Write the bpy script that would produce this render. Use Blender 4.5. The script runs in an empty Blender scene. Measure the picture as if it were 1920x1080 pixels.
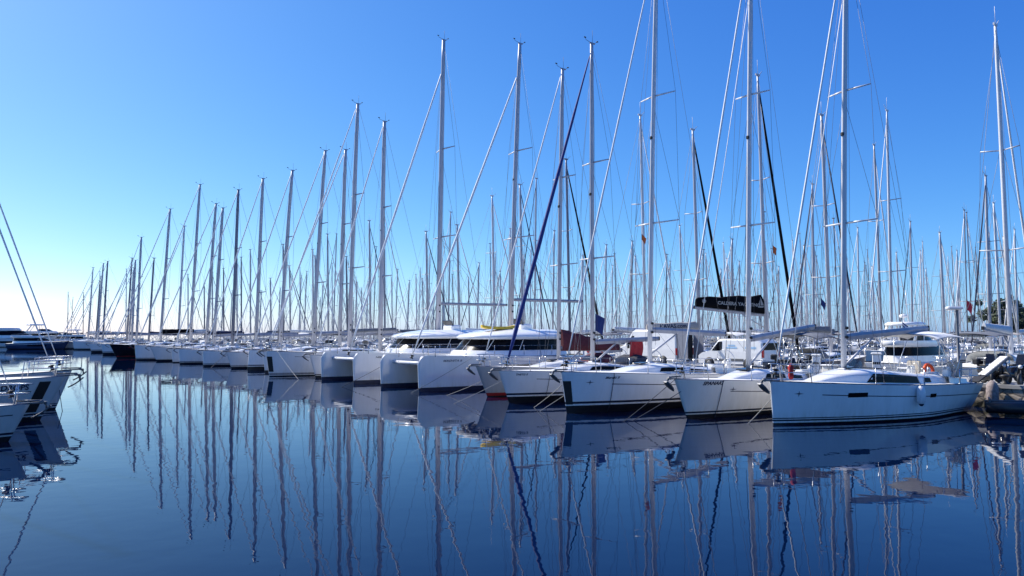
import bpy, math, random
from math import sin, cos, pi, radians, sqrt, tan, atan2, atan
from mathutils import Vector, Matrix
random.seed(7)
S = bpy.context.scene
COL = S.collection
W0, H0, FPX, CAMH = 1920, 1080, 1387.0, 3.2
PITCH = atan(85 / FPX)

# ------------------------------------------------------------------ camera
cd = bpy.data.cameras.new('camera'); cam = bpy.data.objects.new('camera', cd); COL.objects.link(cam)
cam.location = (0, 0, CAMH); cam.rotation_euler = (pi / 2 + PITCH, 0, 0)
cd.sensor_width = 36; cd.lens = FPX / W0 * 36; cd.clip_end = 9000; cd.clip_start = .1
S.camera = cam


def ray(px, py):
    x = (px - 960) / FPX; z = -(py - 540) / FPX
    return Vector((x, cos(PITCH) - z * sin(PITCH), sin(PITCH) + z * cos(PITCH)))


def ground(px, py, z=0.0):
    r = ray(px, py); t = (z - CAMH) / r.z
    return Vector((r.x * t, r.y * t, z))


def at_depth(px, py, Y):
    r = ray(px, py); t = Y / r.y
    return Vector((r.x * t, Y, CAMH + r.z * t))


# ------------------------------------------------------------------ materials
def mat(name, col, rough=.5, metal=0., var=.06, scale=6., bump=0., col2=None, spec=.5, stretch=(1, 1, 1)):
    m = bpy.data.materials.new(name); m.use_nodes = True
    nt = m.node_tree; b = nt.nodes['Principled BSDF']
    b.inputs['Roughness'].default_value = rough; b.inputs['Metallic'].default_value = metal
    b.inputs['Specular IOR Level'].default_value = spec
    tc = nt.nodes.new('ShaderNodeTexCoord'); mp = nt.nodes.new('ShaderNodeMapping')
    mp.inputs['Scale'].default_value = stretch
    nt.links.new(tc.outputs['Object'], mp.inputs['Vector'])
    no = nt.nodes.new('ShaderNodeTexNoise'); no.inputs['Scale'].default_value = scale; no.inputs['Detail'].default_value = 5
    nt.links.new(mp.outputs['Vector'], no.inputs['Vector'])
    rp = nt.nodes.new('ShaderNodeValToRGB')
    c2 = col2 or [c * (1 - 3 * var) for c in col]
    rp.color_ramp.elements[0].position = .3; rp.color_ramp.elements[0].color = (*c2, 1)
    rp.color_ramp.elements[1].position = .62; rp.color_ramp.elements[1].color = (*col, 1)
    nt.links.new(no.outputs['Fac'], rp.inputs['Fac']); nt.links.new(rp.outputs['Color'], b.inputs['Base Color'])
    if bump:
        bp = nt.nodes.new('ShaderNodeBump'); bp.inputs['Strength'].default_value = bump; bp.inputs['Distance'].default_value = .03
        nt.links.new(no.outputs['Fac'], bp.inputs['Height']); nt.links.new(bp.outputs['Normal'], b.inputs['Normal'])
    return m


M = {}
M['gel'] = mat('gelcoat_white', (.87, .865, .85), .12, var=.03, scale=1.3, spec=.9, stretch=(1.5, 1.5, .35))
M['gelpale'] = mat('gelcoat_shaded', (.55, .56, .57), .25, var=.04, scale=1.3, stretch=(1.5, 1.5, .35))  # gelcoat of the left yachts, its colour darkened to stand for their shade
M['gel2'] = mat('gelcoat_cream', (.82, .8, .74), .22, var=.035, scale=1.3, stretch=(1.5, 1.5, .35))
M['gelgrey'] = mat('gelcoat_grey', (.42, .43, .44), .3, var=.05, scale=1.5, stretch=(1.5, 1.5, .35))
M['gelnavy'] = mat('gelcoat_navy', (.045, .065, .13), .12, var=.06)
M['gelblack'] = mat('gelcoat_black', (.01, .01, .013), .15, var=.06)
M['deck'] = mat('deck_nonskid', (.74, .73, .70), .6, var=.05, scale=9)
M['teak'] = mat('teak_deck', (.30, .2, .12), .65, var=.12, scale=12, stretch=(.4, 6, 1))
M['anti'] = mat('antifouling_black', (.008, .009, .014), .45, var=.1)
M['antinavy'] = mat('antifouling_navy', (.012, .022, .06), .45, var=.1)
M['stripe'] = mat('stripe_navy', (.01, .014, .035), .3, var=.05)
M['red'] = mat('stripe_red', (.32, .02, .02), .4, var=.05)
M['glass'] = mat('dark_window_glass', (.004, .0045, .007), .2, var=.05, spec=.1)
M['glass2'] = mat('tinted_acrylic', (.02, .022, .03), .12, var=.08)
M['alu'] = mat('mast_aluminium', (.5, .5, .53), .45, .1, var=.05, scale=3, stretch=(2, 2, .3))
M['aluwhite'] = mat('mast_white_paint', (.68, .68, .69), .35, var=.04, scale=3, stretch=(2, 2, .3))
M['alugrey'] = mat('mast_grey', (.22, .23, .28), .5, .1, var=.07, scale=3, stretch=(2, 2, .3))
M['boom'] = mat('boom_aluminium', (.36, .37, .42), .4, .3, var=.06, scale=3)
M['steel'] = mat('stainless_steel', (.6, .61, .63), .25, .8, var=.05)
M['wire'] = mat('rigging_wire', (.15, .16, .19), .45, .2, var=.05)
M['wiredark'] = mat('halyard_rope', (.06, .065, .08), .7, var=.08)
M['sail'] = mat('sailcloth_white', (.82, .82, .81), .7, var=.05, scale=8)
M['sailblue'] = mat('sailcloth_royal_blue', (.007, .028, .2), .7, var=.1, scale=8, bump=.4)
M['sailnavy'] = mat('sailcloth_navy', (.012, .018, .06), .75, var=.1, bump=.3)
M['sailblack'] = mat('sailcloth_black', (.006, .006, .008), .85, var=.1, bump=.8, scale=3, spec=.08)
M['maroon'] = mat('canvas_maroon', (.10, .012, .022), .8, var=.12, bump=.5)
M['redcloth'] = mat('canvas_red', (.45, .025, .03), .8, var=.1, bump=.3)
M['beige'] = mat('canvas_beige', (.46, .42, .37), .8, var=.06, bump=.3)
M['canvasgrey'] = mat('canvas_grey', (.17, .18, .2), .8, var=.08, bump=.3)
M['canvaswhite'] = mat('canvas_white', (.72, .72, .7), .8, var=.05, bump=.3)
M['canvasdark'] = mat('canvas_dark', (.02, .023, .035), .8, var=.08, bump=.3)
M['rubber'] = mat('black_rubber', (.012, .012, .014), .55, var=.1)
M['galv'] = mat('galvanised_iron', (.16, .165, .18), .5, .5, var=.12)
M['rope'] = mat('mooring_rope', (.42, .40, .36), .8, var=.1, scale=30)
M['ropedark'] = mat('mooring_rope_dark', (.05, .055, .07), .8, var=.1, scale=30)
M['fender'] = mat('fender_white', (.75, .75, .76), .4, var=.05)
M['fendernavy'] = mat('fender_tip_navy', (.015, .02, .07), .5, var=.05)
M['orange'] = mat('life_ring_orange', (.75, .09, .015), .5, var=.05)
M['yellow'] = mat('board_yellow', (.75, .5, .04), .45, var=.04)
M['carwhite'] = mat('van_white_paint', (.78, .78, .77), .25, var=.02)
M['vangrey'] = mat('van_grey_panel', (.25, .26, .3), .35, var=.04)
M['vandark'] = mat('van_interior_dark', (.012, .012, .014), .7, var=.1)
M['decal'] = mat('decal_pale_blue', (.35, .55, .75), .4, var=.04)
M['lampred'] = mat('tail_light_red', (.5, .015, .02), .25, var=.03)
M['lampclear'] = mat('headlight_clear', (.6, .62, .65), .1, var=.03)
M['plastic'] = mat('grey_plastic', (.10, .105, .11), .5, var=.05)
M['text'] = mat('lettering_dark', (.012, .016, .05), .4, var=.02)
M['textpale'] = mat('lettering_pale', (.32, .31, .29), .6, var=.02)
M['wood'] = mat('weathered_planks', (.42, .36, .28), .75, var=.12, scale=8)
M['pvc'] = mat('dinghy_black_tube', (.018, .02, .028), .4, var=.08)
M['worn'] = mat('worn_fender_grey', (.34, .28, .27), .75, var=.16, scale=9, bump=.6)
M['blueflag'] = mat('flag_blue', (.015, .035, .16), .8, var=.06)
M['whiteflag'] = mat('flag_white', (.7, .7, .72), .8, var=.04)
M['orangeflag'] = mat('flag_orange', (.6, .13, .03), .8, var=.05)
M['redflag'] = mat('flag_red', (.55, .03, .05), .8, var=.05)
M['bark'] = mat('bark', (.09, .07, .05), .9, var=.15, bump=.6)
M['leaf'] = mat('foliage', (.05, .075, .03), .7, var=.2, scale=.8, col2=(.02, .032, .014))
M['concrete'] = mat('quay_concrete', (.36, .35, .33), .85, var=.07, scale=.9, bump=.3)


def stain(m, zt=.5, amt=.5, tint=(.74, .7, .56)):
    """waterline scum and runs from the deck edge, in the hull's own coordinates"""
    nt = m.node_tree; b = nt.nodes['Principled BSDF']; src = b.inputs['Base Color'].links[0].from_socket
    tc = nt.nodes.new('ShaderNodeTexCoord'); sx = nt.nodes.new('ShaderNodeSeparateXYZ'); nt.links.new(tc.outputs['Object'], sx.inputs['Vector'])
    mp = nt.nodes.new('ShaderNodeMapping'); mp.inputs['Scale'].default_value = (5, 5, .5); nt.links.new(tc.outputs['Object'], mp.inputs['Vector'])
    no = nt.nodes.new('ShaderNodeTexNoise'); no.inputs['Scale'].default_value = 1.6; no.inputs['Detail'].default_value = 6; nt.links.new(mp.outputs['Vector'], no.inputs['Vector'])
    mr = nt.nodes.new('ShaderNodeMapRange'); mr.inputs['From Min'].default_value = .15; mr.inputs['From Max'].default_value = zt; mr.inputs['To Min'].default_value = 1; mr.inputs['To Max'].default_value = 0
    nt.links.new(sx.outputs['Z'], mr.inputs['Value'])
    r = nt.nodes.new('ShaderNodeValToRGB'); r.color_ramp.elements[0].position = .42; r.color_ramp.elements[1].position = .68; nt.links.new(no.outputs['Fac'], r.inputs['Fac'])
    a = nt.nodes.new('ShaderNodeMath'); a.operation = 'MULTIPLY_ADD'; nt.links.new(mr.outputs[0], a.inputs[0]); nt.links.new(r.outputs['Color'], a.inputs[1])
    k = nt.nodes.new('ShaderNodeMath'); k.operation = 'MULTIPLY'; k.inputs[1].default_value = .22; nt.links.new(r.outputs['Color'], k.inputs[0]); nt.links.new(k.outputs[0], a.inputs[2])
    f = nt.nodes.new('ShaderNodeMath'); f.operation = 'MULTIPLY'; f.inputs[1].default_value = amt; f.use_clamp = True; nt.links.new(a.outputs[0], f.inputs[0])
    mx = nt.nodes.new('ShaderNodeMix'); mx.data_type = 'RGBA'; mx.blend_type = 'MULTIPLY'; mx.inputs['B'].default_value = (*tint, 1)
    nt.links.new(f.outputs[0], mx.inputs['Factor']); nt.links.new(src, mx.inputs['A']); nt.links.new(mx.outputs['Result'], b.inputs['Base Color'])


for k_ in ('gel', 'gel2', 'gelpale', 'gelgrey'): stain(M[k_])


def stone_mat():
    m = bpy.data.materials.new('quay_stone'); m.use_nodes = True; nt = m.node_tree; b = nt.nodes['Principled BSDF']
    tc = nt.nodes.new('ShaderNodeTexCoord'); mp = nt.nodes.new('ShaderNodeMapping'); mp.inputs['Scale'].default_value = (1, 1, 1.5)
    nt.links.new(tc.outputs['Object'], mp.inputs['Vector'])
    vo = nt.nodes.new('ShaderNodeTexVoronoi'); vo.inputs['Scale'].default_value = 2.1; vo.feature = 'F1'
    vd = nt.nodes.new('ShaderNodeTexVoronoi'); vd.inputs['Scale'].default_value = 2.1; vd.feature = 'DISTANCE_TO_EDGE'
    no = nt.nodes.new('ShaderNodeTexNoise'); no.inputs['Scale'].default_value = 9; no.inputs['Detail'].default_value = 6
    for n in (vo, vd, no): nt.links.new(mp.outputs['Vector'], n.inputs['Vector'])
    r1 = nt.nodes.new('ShaderNodeValToRGB')
    r1.color_ramp.elements[0].color = (.32, .26, .2, 1); r1.color_ramp.elements[1].color = (.62, .54, .44, 1)
    nt.links.new(vo.outputs['Color'], r1.inputs['Fac'])
    r2 = nt.nodes.new('ShaderNodeValToRGB'); r2.color_ramp.elements[0].color = (.25, .25, .25, 1); r2.color_ramp.elements[1].position = .09
    nt.links.new(vd.outputs['Distance'], r2.inputs['Fac'])
    mx = nt.nodes.new('ShaderNodeMix'); mx.data_type = 'RGBA'; mx.blend_type = 'MULTIPLY'; mx.inputs['Factor'].default_value = 1
    nt.links.new(r1.outputs['Color'], mx.inputs['A']); nt.links.new(r2.outputs['Color'], mx.inputs['B'])
    mx2 = nt.nodes.new('ShaderNodeMix'); mx2.data_type = 'RGBA'; mx2.blend_type = 'MULTIPLY'; mx2.inputs['Factor'].default_value = .6
    nt.links.new(mx.outputs['Result'], mx2.inputs['A']); nt.links.new(no.outputs['Fac'], mx2.inputs['B'])
    # algae / wet band by height above the water
    sx = nt.nodes.new('ShaderNodeSeparateXYZ'); nt.links.new(tc.outputs['Object'], sx.inputs['Vector'])
    ad = nt.nodes.new('ShaderNodeMath'); ad.operation = 'MULTIPLY_ADD'; ad.inputs[1].default_value = .35; ad.inputs[2].default_value = 0
    nt.links.new(no.outputs['Fac'], ad.inputs[0])
    sb = nt.nodes.new('ShaderNodeMath'); sb.operation = 'SUBTRACT'; nt.links.new(sx.outputs['Z'], sb.inputs[0]); nt.links.new(ad.outputs[0], sb.inputs[1])
    r3 = nt.nodes.new('ShaderNodeValToRGB'); r3.color_ramp.elements[0].color = (.16, .17, .12, 1); r3.color_ramp.elements[0].position = 0.05; r3.color_ramp.elements[1].position = .22
    nt.links.new(sb.outputs[0], r3.inputs['Fac'])
    mx3 = nt.nodes.new('ShaderNodeMix'); mx3.data_type = 'RGBA'; mx3.blend_type = 'MULTIPLY'; mx3.inputs['Factor'].default_value = 1
    nt.links.new(mx2.outputs['Result'], mx3.inputs['A']); nt.links.new(r3.outputs['Color'], mx3.inputs['B'])
    nt.links.new(mx3.outputs['Result'], b.inputs['Base Color']); b.inputs['Roughness'].default_value = .85
    bp = nt.nodes.new('ShaderNodeBump'); bp.inputs['Distance'].default_value = .12; bp.inputs['Strength'].default_value = .9
    nt.links.new(vd.outputs['Distance'], bp.inputs['Height']); nt.links.new(bp.outputs['Normal'], b.inputs['Normal'])
    return m


M['stone'] = stone_mat()


def water_mat():
    m = bpy.data.materials.new('harbour_water'); m.use_nodes = True; nt = m.node_tree; b = nt.nodes['Principled BSDF']
    b.inputs['Base Color'].default_value = (.0005, .006, .03, 1); b.inputs['Roughness'].default_value = .0
    b.inputs['IOR'].default_value = 1.25; b.inputs['Specular Tint'].default_value = (.82, .95, 1, 1); b.inputs['Specular IOR Level'].default_value = .5
    tc = nt.nodes.new('ShaderNodeTexCoord')
    last = None
    for sc, dist, st in ((.35, .006, (1, 1, 1)), (1.5, .0026, (1, 1.1, 1)), (5.5, .0004, (1, 1, 1))):
        mp = nt.nodes.new('ShaderNodeMapping'); mp.inputs['Scale'].default_value = st
        nt.links.new(tc.outputs['Object'], mp.inputs['Vector'])
        no = nt.nodes.new('ShaderNodeTexNoise'); no.inputs['Scale'].default_value = sc; no.inputs['Detail'].default_value = 1.5
        nt.links.new(mp.outputs['Vector'], no.inputs['Vector'])
        bp = nt.nodes.new('ShaderNodeBump'); bp.inputs['Strength'].default_value = 1; bp.inputs['Distance'].default_value = dist
        nt.links.new(no.outputs['Fac'], bp.inputs['Height'])
        if last: nt.links.new(last.outputs['Normal'], bp.inputs['Normal'])
        last = bp
    nt.links.new(last.outputs['Normal'], b.inputs['Normal'])
    return m


M['water'] = water_mat()


# ------------------------------------------------------------------ mesh builder
class MB:
    def __init__(s): s.v = []; s.f = []; s.m = []; s.s = []
    def add(s, vs, fs, mi=0, sm=True):
        o = len(s.v); s.v.extend([tuple(p) for p in vs])
        for f in fs: s.f.append([i + o for i in f]); s.m.append(mi); s.s.append(sm)
    def tube(s, pts, r, n=6, mi=0, caps=True, flat=1.0):
        pts = [Vector(p) for p in pts]; k = len(pts)
        rs = r if isinstance(r, (list, tuple)) else [r] * k
        vs = []; up = None
        for i, p in enumerate(pts):
            t = (pts[min(i + 1, k - 1)] - pts[max(i - 1, 0)]).normalized()
            if up is None:
                up = Vector((1, 0, 0)) if abs(t.z) > .7 else Vector((0, 0, 1))
            a = (up - t * up.dot(t)); a = a.normalized() if a.length > 1e-6 else t.orthogonal().normalized()
            b = t.cross(a); up = a
            for j in range(n):
                g = 2 * pi * (j + .5) / n
                vs.append(p + (a * cos(g) + b * sin(g) * flat) * rs[i])
        fs = [(i * n + j, i * n + (j + 1) % n, (i + 1) * n + (j + 1) % n, (i + 1) * n + j) for i in range(k - 1) for j in range(n)]
        if caps: fs += [tuple(range(n - 1, -1, -1)), tuple((k - 1) * n + j for j in range(n))]
        s.add(vs, fs, mi)
    def box(s, c, d, mi=0, rot=None, bev=0.):
        hx, hy, hz = d[0] / 2, d[1] / 2, d[2] / 2
        if bev <= 0:
            vs = [Vector((x * hx, y * hy, z * hz)) for x in (-1, 1) for y in (-1, 1) for z in (-1, 1)]
            fs = [(0, 1, 3, 2), (4, 6, 7, 5), (0, 4, 5, 1), (2, 3, 7, 6), (0, 2, 6, 4), (1, 5, 7, 3)]
        else:
            b = min(bev, hx * .9, hy * .9, hz * .9); vs = []; ring = []
            for (z, ins) in ((-hz, b), (-hz + b, 0), (hz - b, 0), (hz, b)):
                x, y = hx - ins, hy - ins; c_ = b
                ring.append(len(vs))
                vs += [Vector(q) for q in ((x - c_, -y, z), (x, -y + c_, z), (x, y - c_, z), (x - c_, y, z), (-x + c_, y, z), (-x, y - c_, z), (-x, -y + c_, z), (-x + c_, -y, z))]
            fs = []
            for i in range(3):
                for j in range(8): fs.append((ring[i] + j, ring[i] + (j + 1) % 8, ring[i + 1] + (j + 1) % 8, ring[i + 1] + j))
            fs += [tuple(ring[0] + j for j in range(7, -1, -1)), tuple(ring[3] + j for j in range(8))]
        if rot is not None: vs = [rot @ q for q in vs]
        s.add([q + Vector(c) for q in vs], fs, mi, False)
    def loft(s, rings, mi=0, closed=True, caps=False, sm=True):
        n = len(rings[0]); vs = [p for r in rings for p in r]; k = len(rings)
        w = n if closed else n - 1
        fs = [(i * n + j, i * n + (j + 1) % n, (i + 1) * n + (j + 1) % n, (i + 1) * n + j) for i in range(k - 1) for j in range(w)]
        s.add(vs, fs, mi, sm)
        if caps:
            s.add(rings[0], [tuple(range(n - 1, -1, -1))], mi, False); s.add(rings[-1], [tuple(range(n))], mi, False)
    def lathe(s, prof, c=(0, 0, 0), n=12, mi=0, rot=None):
        c = Vector(c); rings = []
        for r, z in prof:
            ring = [Vector((r * cos(2 * pi * j / n), r * sin(2 * pi * j / n), z)) for j in range(n)]
            if rot is not None: ring = [rot @ q for q in ring]
            rings.append([q + c for q in ring])
        s.loft(rings, mi)
    def torus(s, c, R, r, rot=None, n=24, k=8, mi=0):
        c = Vector(c); vs = []
        for i in range(n):
            a = 2 * pi * i / n
            for j in range(k):
                b = 2 * pi * j / k
                q = Vector(((R + r * cos(b)) * cos(a), (R + r * cos(b)) * sin(a), r * sin(b)))
                if rot is not None: q = rot @ q
                vs.append(q + c)
        s.add(vs, [(i * k + j, ((i + 1) % n) * k + j, ((i + 1) % n) * k + (j + 1) % k, i * k + (j + 1) % k) for i in range(n) for j in range(k)], mi)
    def poly(s, pts, mi=0): s.add(pts, [tuple(range(len(pts)))], mi, False)
    def prism(s, prof, y0, y1, mi=0, sm=False):
        # prof: (x,z) outline, extruded along y
        n = len(prof)
        a = [Vector((x, y0, z)) for x, z in prof]; b = [Vector((x, y1, z)) for x, z in prof]
        s.add(a + b, [(j, (j + 1) % n, n + (j + 1) % n, n + j) for j in range(n)], mi, sm)
        s.add(a, [tuple(range(n - 1, -1, -1))], mi, False); s.add(b, [tuple(range(n))], mi, False)
    def obj(s, name, mats, parent=None, loc=None):
        me = bpy.data.meshes.new(name); me.from_pydata(s.v, [], s.f)
        if not isinstance(mats, (list, tuple)): mats = [mats]
        for m in mats: me.materials.append(M[m] if isinstance(m, str) else m)
        me.polygons.foreach_set('material_index', s.m); me.polygons.foreach_set('use_smooth', s.s)
        me.validate(); me.update()
        o = bpy.data.objects.new(name, me); COL.objects.link(o)
        if parent is not None: o.parent = parent
        if loc is not None: o.location = loc
        return o


def thing(name, label, cat, loc=(0, 0, 0), rz=0., group=None):
    o = bpy.data.objects.new(name, None); COL.objects.link(o)
    o.empty_display_size = .3; o.location = loc; o.rotation_euler = (0, 0, rz)
    o['label'] = label; o['category'] = cat
    if group: o['group'] = group
    return o


def tag(o, label, cat, group=None):
    o['label'] = label; o['category'] = cat
    if group: o['group'] = group
    return o


def dup(root, loc, rz, label, group=None):
    r = root.copy(); COL.objects.link(r); r.location = loc; r.rotation_euler = (0, 0, rz); r['label'] = label
    if group: r['group'] = group
    def rec(a, b):
        for ch in a.children:
            c = ch.copy(); COL.objects.link(c); c.parent = b; rec(ch, c)
    rec(root, r)
    return r


def text2d(body, size, shear=0., bold=0.):
    cu = bpy.data.curves.new('lettering', 'FONT'); cu.body = body; cu.size = size; cu.shear = shear; cu.offset = bold
    cu.resolution_u = 3
    o = bpy.data.objects.new('lettering', cu); COL.objects.link(o)
    dg = bpy.context.evaluated_depsgraph_get(); dg.update()
    me = bpy.data.meshes.new_from_object(o.evaluated_get(dg))
    vs = [v.co.copy() for v in me.vertices]; fs = [tuple(p.vertices) for p in me.polygons]
    bpy.data.objects.remove(o); bpy.data.curves.remove(cu); bpy.data.meshes.remove(me)
    return vs, fs


def sm01(t):
    t = max(0., min(1., t)); return t * t * (3 - 2 * t)


# ------------------------------------------------------------------ hulls
class Hull:
    def __init__(h, L, B, Fb, Fs, rake=.3, tr=.25, st=.85, entry=.72, corner=0., wl=.9):
        h.L, h.B, h.Fb, h.Fs, h.rake, h.tr, h.st, h.entry, h.corner, h.wl = L, B, Fb, Fs, rake, tr, st, entry, corner, wl
    def xb(h, z): return -h.rake * z / h.Fb
    def xs(h, z): return h.L - h.rake - h.tr * (1 - z / h.Fs)
    def Fu(h, u):
        F = h.Fs + (h.Fb - h.Fs) * (1 - u) ** 1.5
        if h.corner and u < .035: F -= h.corner * (1 - u / .035) ** 2.2
        return F
    def half(h, u, v):
        q = sin(pi / 2 * min(1, u / .62)) if u > 0 else 0
        fd = q ** h.entry * (1 - (1 - h.st) * sm01((u - .6) / .4))
        q2 = sin(pi / 2 * min(1, u / .66)) if u > 0 else 0
        fw = q2 ** (h.entry + .4) * h.wl * (1 - .42 * sm01((u - .62) / .38))
        t = max(0, min(1, (v + .15) / 1.15)) ** .7
        y = h.B / 2 * (fw + (fd - fw) * t)
        if v < 0: y *= max(.2, 1 + v * 1.2)
        return max(.018, y)
    def P(h, u, z, side=-1, off=0.):
        F = h.Fu(u); x = h.xb(z) + (h.xs(z) - h.xb(z)) * u
        return Vector((x, side * (h.half(u, z / F) + off), z))
    def ux(h, x, z): return max(0, min(1, (x - h.xb(z)) / (h.xs(z) - h.xb(z))))
    def Px(h, x, z, side=-1, off=0.): return h.P(h.ux(x, z), z, side, off)
    def Fx(h, x):
        u = h.ux(x, 1.2); return h.Fu(u)
    def dh(h, x):
        z = h.Fx(x); return h.half(h.ux(x, z), 1)
    def mesh(h, bands, cove=None, nu=24, mats=None):
        """bands: list of (z_top, material index) from below the water up; above the last it is index 0. cove: (drop, thick, u0) index 1."""
        us = [((i / nu) ** 1.5) for i in range(nu + 1)]
        rows = [(-.45, None)]
        zs = [(-.45, bands[0][1])]
        rws = [lambda F: -.45]; idx = []
        for zt, mi in bands:
            rws.append(lambda F, z=zt: z); idx.append(mi)
        z0 = bands[-1][0]
        if cove:
            d, t = cove[0], cove[1]
            mids = [.35, .7]
            for q in mids: rws.append(lambda F, q=q: z0 + (F - d - z0) * q); idx.append(0)
            rws.append(lambda F: F - d); idx.append(0)
            rws.append(lambda F: F - d + t); idx.append(1)
            rws.append(lambda F: F - .05); idx.append(0)
        else:
            for q in (.25, .5, .75): rws.append(lambda F, q=q: z0 + (F - .05 - z0) * q); idx.append(0)
            rws.append(lambda F: F - .05); idx.append(0)
        rws.append(lambda F: F); idx.append(0)
        mb = MB(); n = len(us); k = len(rws)
        for side in (-1, 1):
            vs = []
            for r in rws:
                for u in us:
                    F = h.Fu(u); vs.append(h.P(u, min(r(F), F), side))
            for i in range(k - 1):
                for j in range(n - 1):
                    a, b, c, d_ = i * n + j, i * n + j + 1, (i + 1) * n + j + 1, (i + 1) * n + j
                    mi = idx[i]
                    if mi == 1 and cove and idx[i] == 1 and i >= len(bands) and us[j] < cove[2]: mi = 0
                    mb.add([vs[a], vs[b], vs[c], vs[d_]], [(0, 1, 2, 3) if side < 0 else (3, 2, 1, 0)], mi)
        for u, fl in ((us[0], 1), (us[-1], 0)):
            for i in range(k - 1):
                F = h.Fu(u); z1, z2 = min(rws[i](F), F), min(rws[i + 1](F), F)
                q = [h.P(u, z1, 1), h.P(u, z1, -1), h.P(u, z2, -1), h.P(u, z2, 1)]
                mi = idx[i] if not (cove and i >= len(bands)) else 0
                mb.add(q if fl else q[::-1], [(0, 1, 2, 3)], mi, False)
        # merge coincident verts so shading is smooth along the sides
        return weld(mb)
    def deck(h, nu=20, camber=.07, u0=0., u1=1., lift=-.012):
        mb = MB(); rings = []
        for i in range(nu + 1):
            u = u0 + (u1 - u0) * (i / nu) ** 1.3; F = h.Fu(u); y = h.half(u, 1) - .004; x = h.xb(F) + (h.xs(F) - h.xb(F)) * u
            rings.append([Vector((x, y * t, F + lift + camber * min(1, y) * (1 - t * t))) for t in (-1, -.6, -.2, .2, .6, 1)])
        mb.loft(rings, 0, closed=False)
        return mb
    def strip(h, mb, z0, z1, ua, ub, n=12, side=-1, off=.006, mi=0, drop=None):
        """a band lying on the hull's side; with drop, z is measured down from the sheer"""
        vs = []
        for i in range(n + 1):
            u = ua + (ub - ua) * i / n; F = h.Fu(u)
            a, b = (F - z0, F - z1) if drop else (z0, z1)
            vs += [h.P(u, a, side, off), h.P(u, b, side, off)]
        fs = [(2 * i, 2 * i + 2, 2 * i + 3, 2 * i + 1) for i in range(n)]
        mb.add(vs, fs, mi)
    def write(h, body, x0, z0, size, side=-1, shear=0., mi=0, bold=0., sx=1.):
        vs, fs = text2d(body, size, shear, bold); mb = MB(); out = []
        for v in vs:
            x = x0 + v.x * sx if side < 0 else x0 - v.x * sx
            out.append(h.Px(x, z0 + v.y, side, .008))
        mb.add(out, fs, mi, False)
        return mb


def weld(mb):
    key = {}; nv = []; mp = []
    for v in mb.v:
        k = (round(v[0], 4), round(v[1], 4), round(v[2], 4))
        if k not in key: key[k] = len(nv); nv.append(v)
        mp.append(key[k])
    f2, m2, s2 = [], [], []
    for f, m, s in zip(mb.f, mb.m, mb.s):
        q = []
        for i in f:
            if mp[i] not in q: q.append(mp[i])
        if len(q) > 2: f2.append(q); m2.append(m); s2.append(s)
    mb.v, mb.f, mb.m, mb.s = nv, f2, m2, s2
    return mb


# ------------------------------------------------------------------ boat parts
def roof_fn(h, x0, x1, Hc, wf=.62, slope=2.6, aft=.35):
    def sec(x):
        q_ = max(0, min(1, (x - x0) / slope)); hh = Hc * (.45 * q_ + .55 * sin(pi / 2 * q_)) * (1 - aft * sm01((x - x0 - slope) / (x1 - x0 - slope)))
        w = min(h.dh(x) * wf, h.B / 2 * wf) * (.55 + .45 * sm01((x - x0) / (slope * 1.2)))
        F = h.Fx(x) - .02
        return w, hh, F
    return sec


def roof_pts(sec, x, nrm=1):
    w, hh, F = sec(x)
    e = .06 * min(1, hh * 3)
    half = [(-w, F), (-w * .95, F + hh * .62), (-w * .86, F + hh * .92), (-w * .6, F + hh + e * .5), (-w * .25, F + hh + e), ]
    return [Vector((x, y, z)) for y, z in half] + [Vector((x, -y, z)) for y, z in half[::-1]]


def coachroof(h, root, x0, x1, Hc, wins, wf=.62, slope=2.6, mat_='gel', hatch=True, aft=.35):
    sec = roof_fn(h, x0, x1, Hc, wf, slope, aft); mb = MB(); n = 16
    rings = [roof_pts(sec, x0 + (x1 - x0) * (i / n) ** 1.25) for i in range(n + 1)]
    mb.loft(rings, 0, closed=False); mb.poly(rings[-1], 0)
    o = mb.obj('coachroof', mat_, root)
    for xa, xb, ka, kb, sl in wins:
        for side in (-1, 1):
            wm = MB(); vs = []; m = 10
            for i in range(m + 1):
                t = i / m
                for k, xx in ((ka, xa + (xb - xa) * t), (kb, xa + sl + (xb - xa - 1.4 * sl) * t)):
                    w, hh, F = sec(xx)
                    y = -w + (w * .05) * (k / .62) - .008; z = F + hh * k
                    vs.append(Vector((xx, y if side < 0 else -y, z)))
            wm.add(vs, [(2 * i, 2 * i + 2, 2 * i + 3, 2 * i + 1) if side < 0 else (2 * i + 1, 2 * i + 3, 2 * i + 2, 2 * i) for i in range(m)], 0)
            wm.obj('cabin_window', 'glass', o)
    if hatch:
        for f in (.30, .52):
            x = x0 + (x1 - x0) * f; w, hh, F = sec(x); hm = MB()
            w2, hh2, F2 = sec(x + .5)
            ang = atan2((F2 + hh2) - (F + hh), .5)
            hm.box((x + .2, 0, F + hh + .115 + .2 * tan(ang)), (.5, .5, .05), 0, Matrix.Rotation(-ang, 3, 'Y'), .015)
            hm.obj('deck_hatch', 'glass2', o)
    return o, sec


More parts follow.
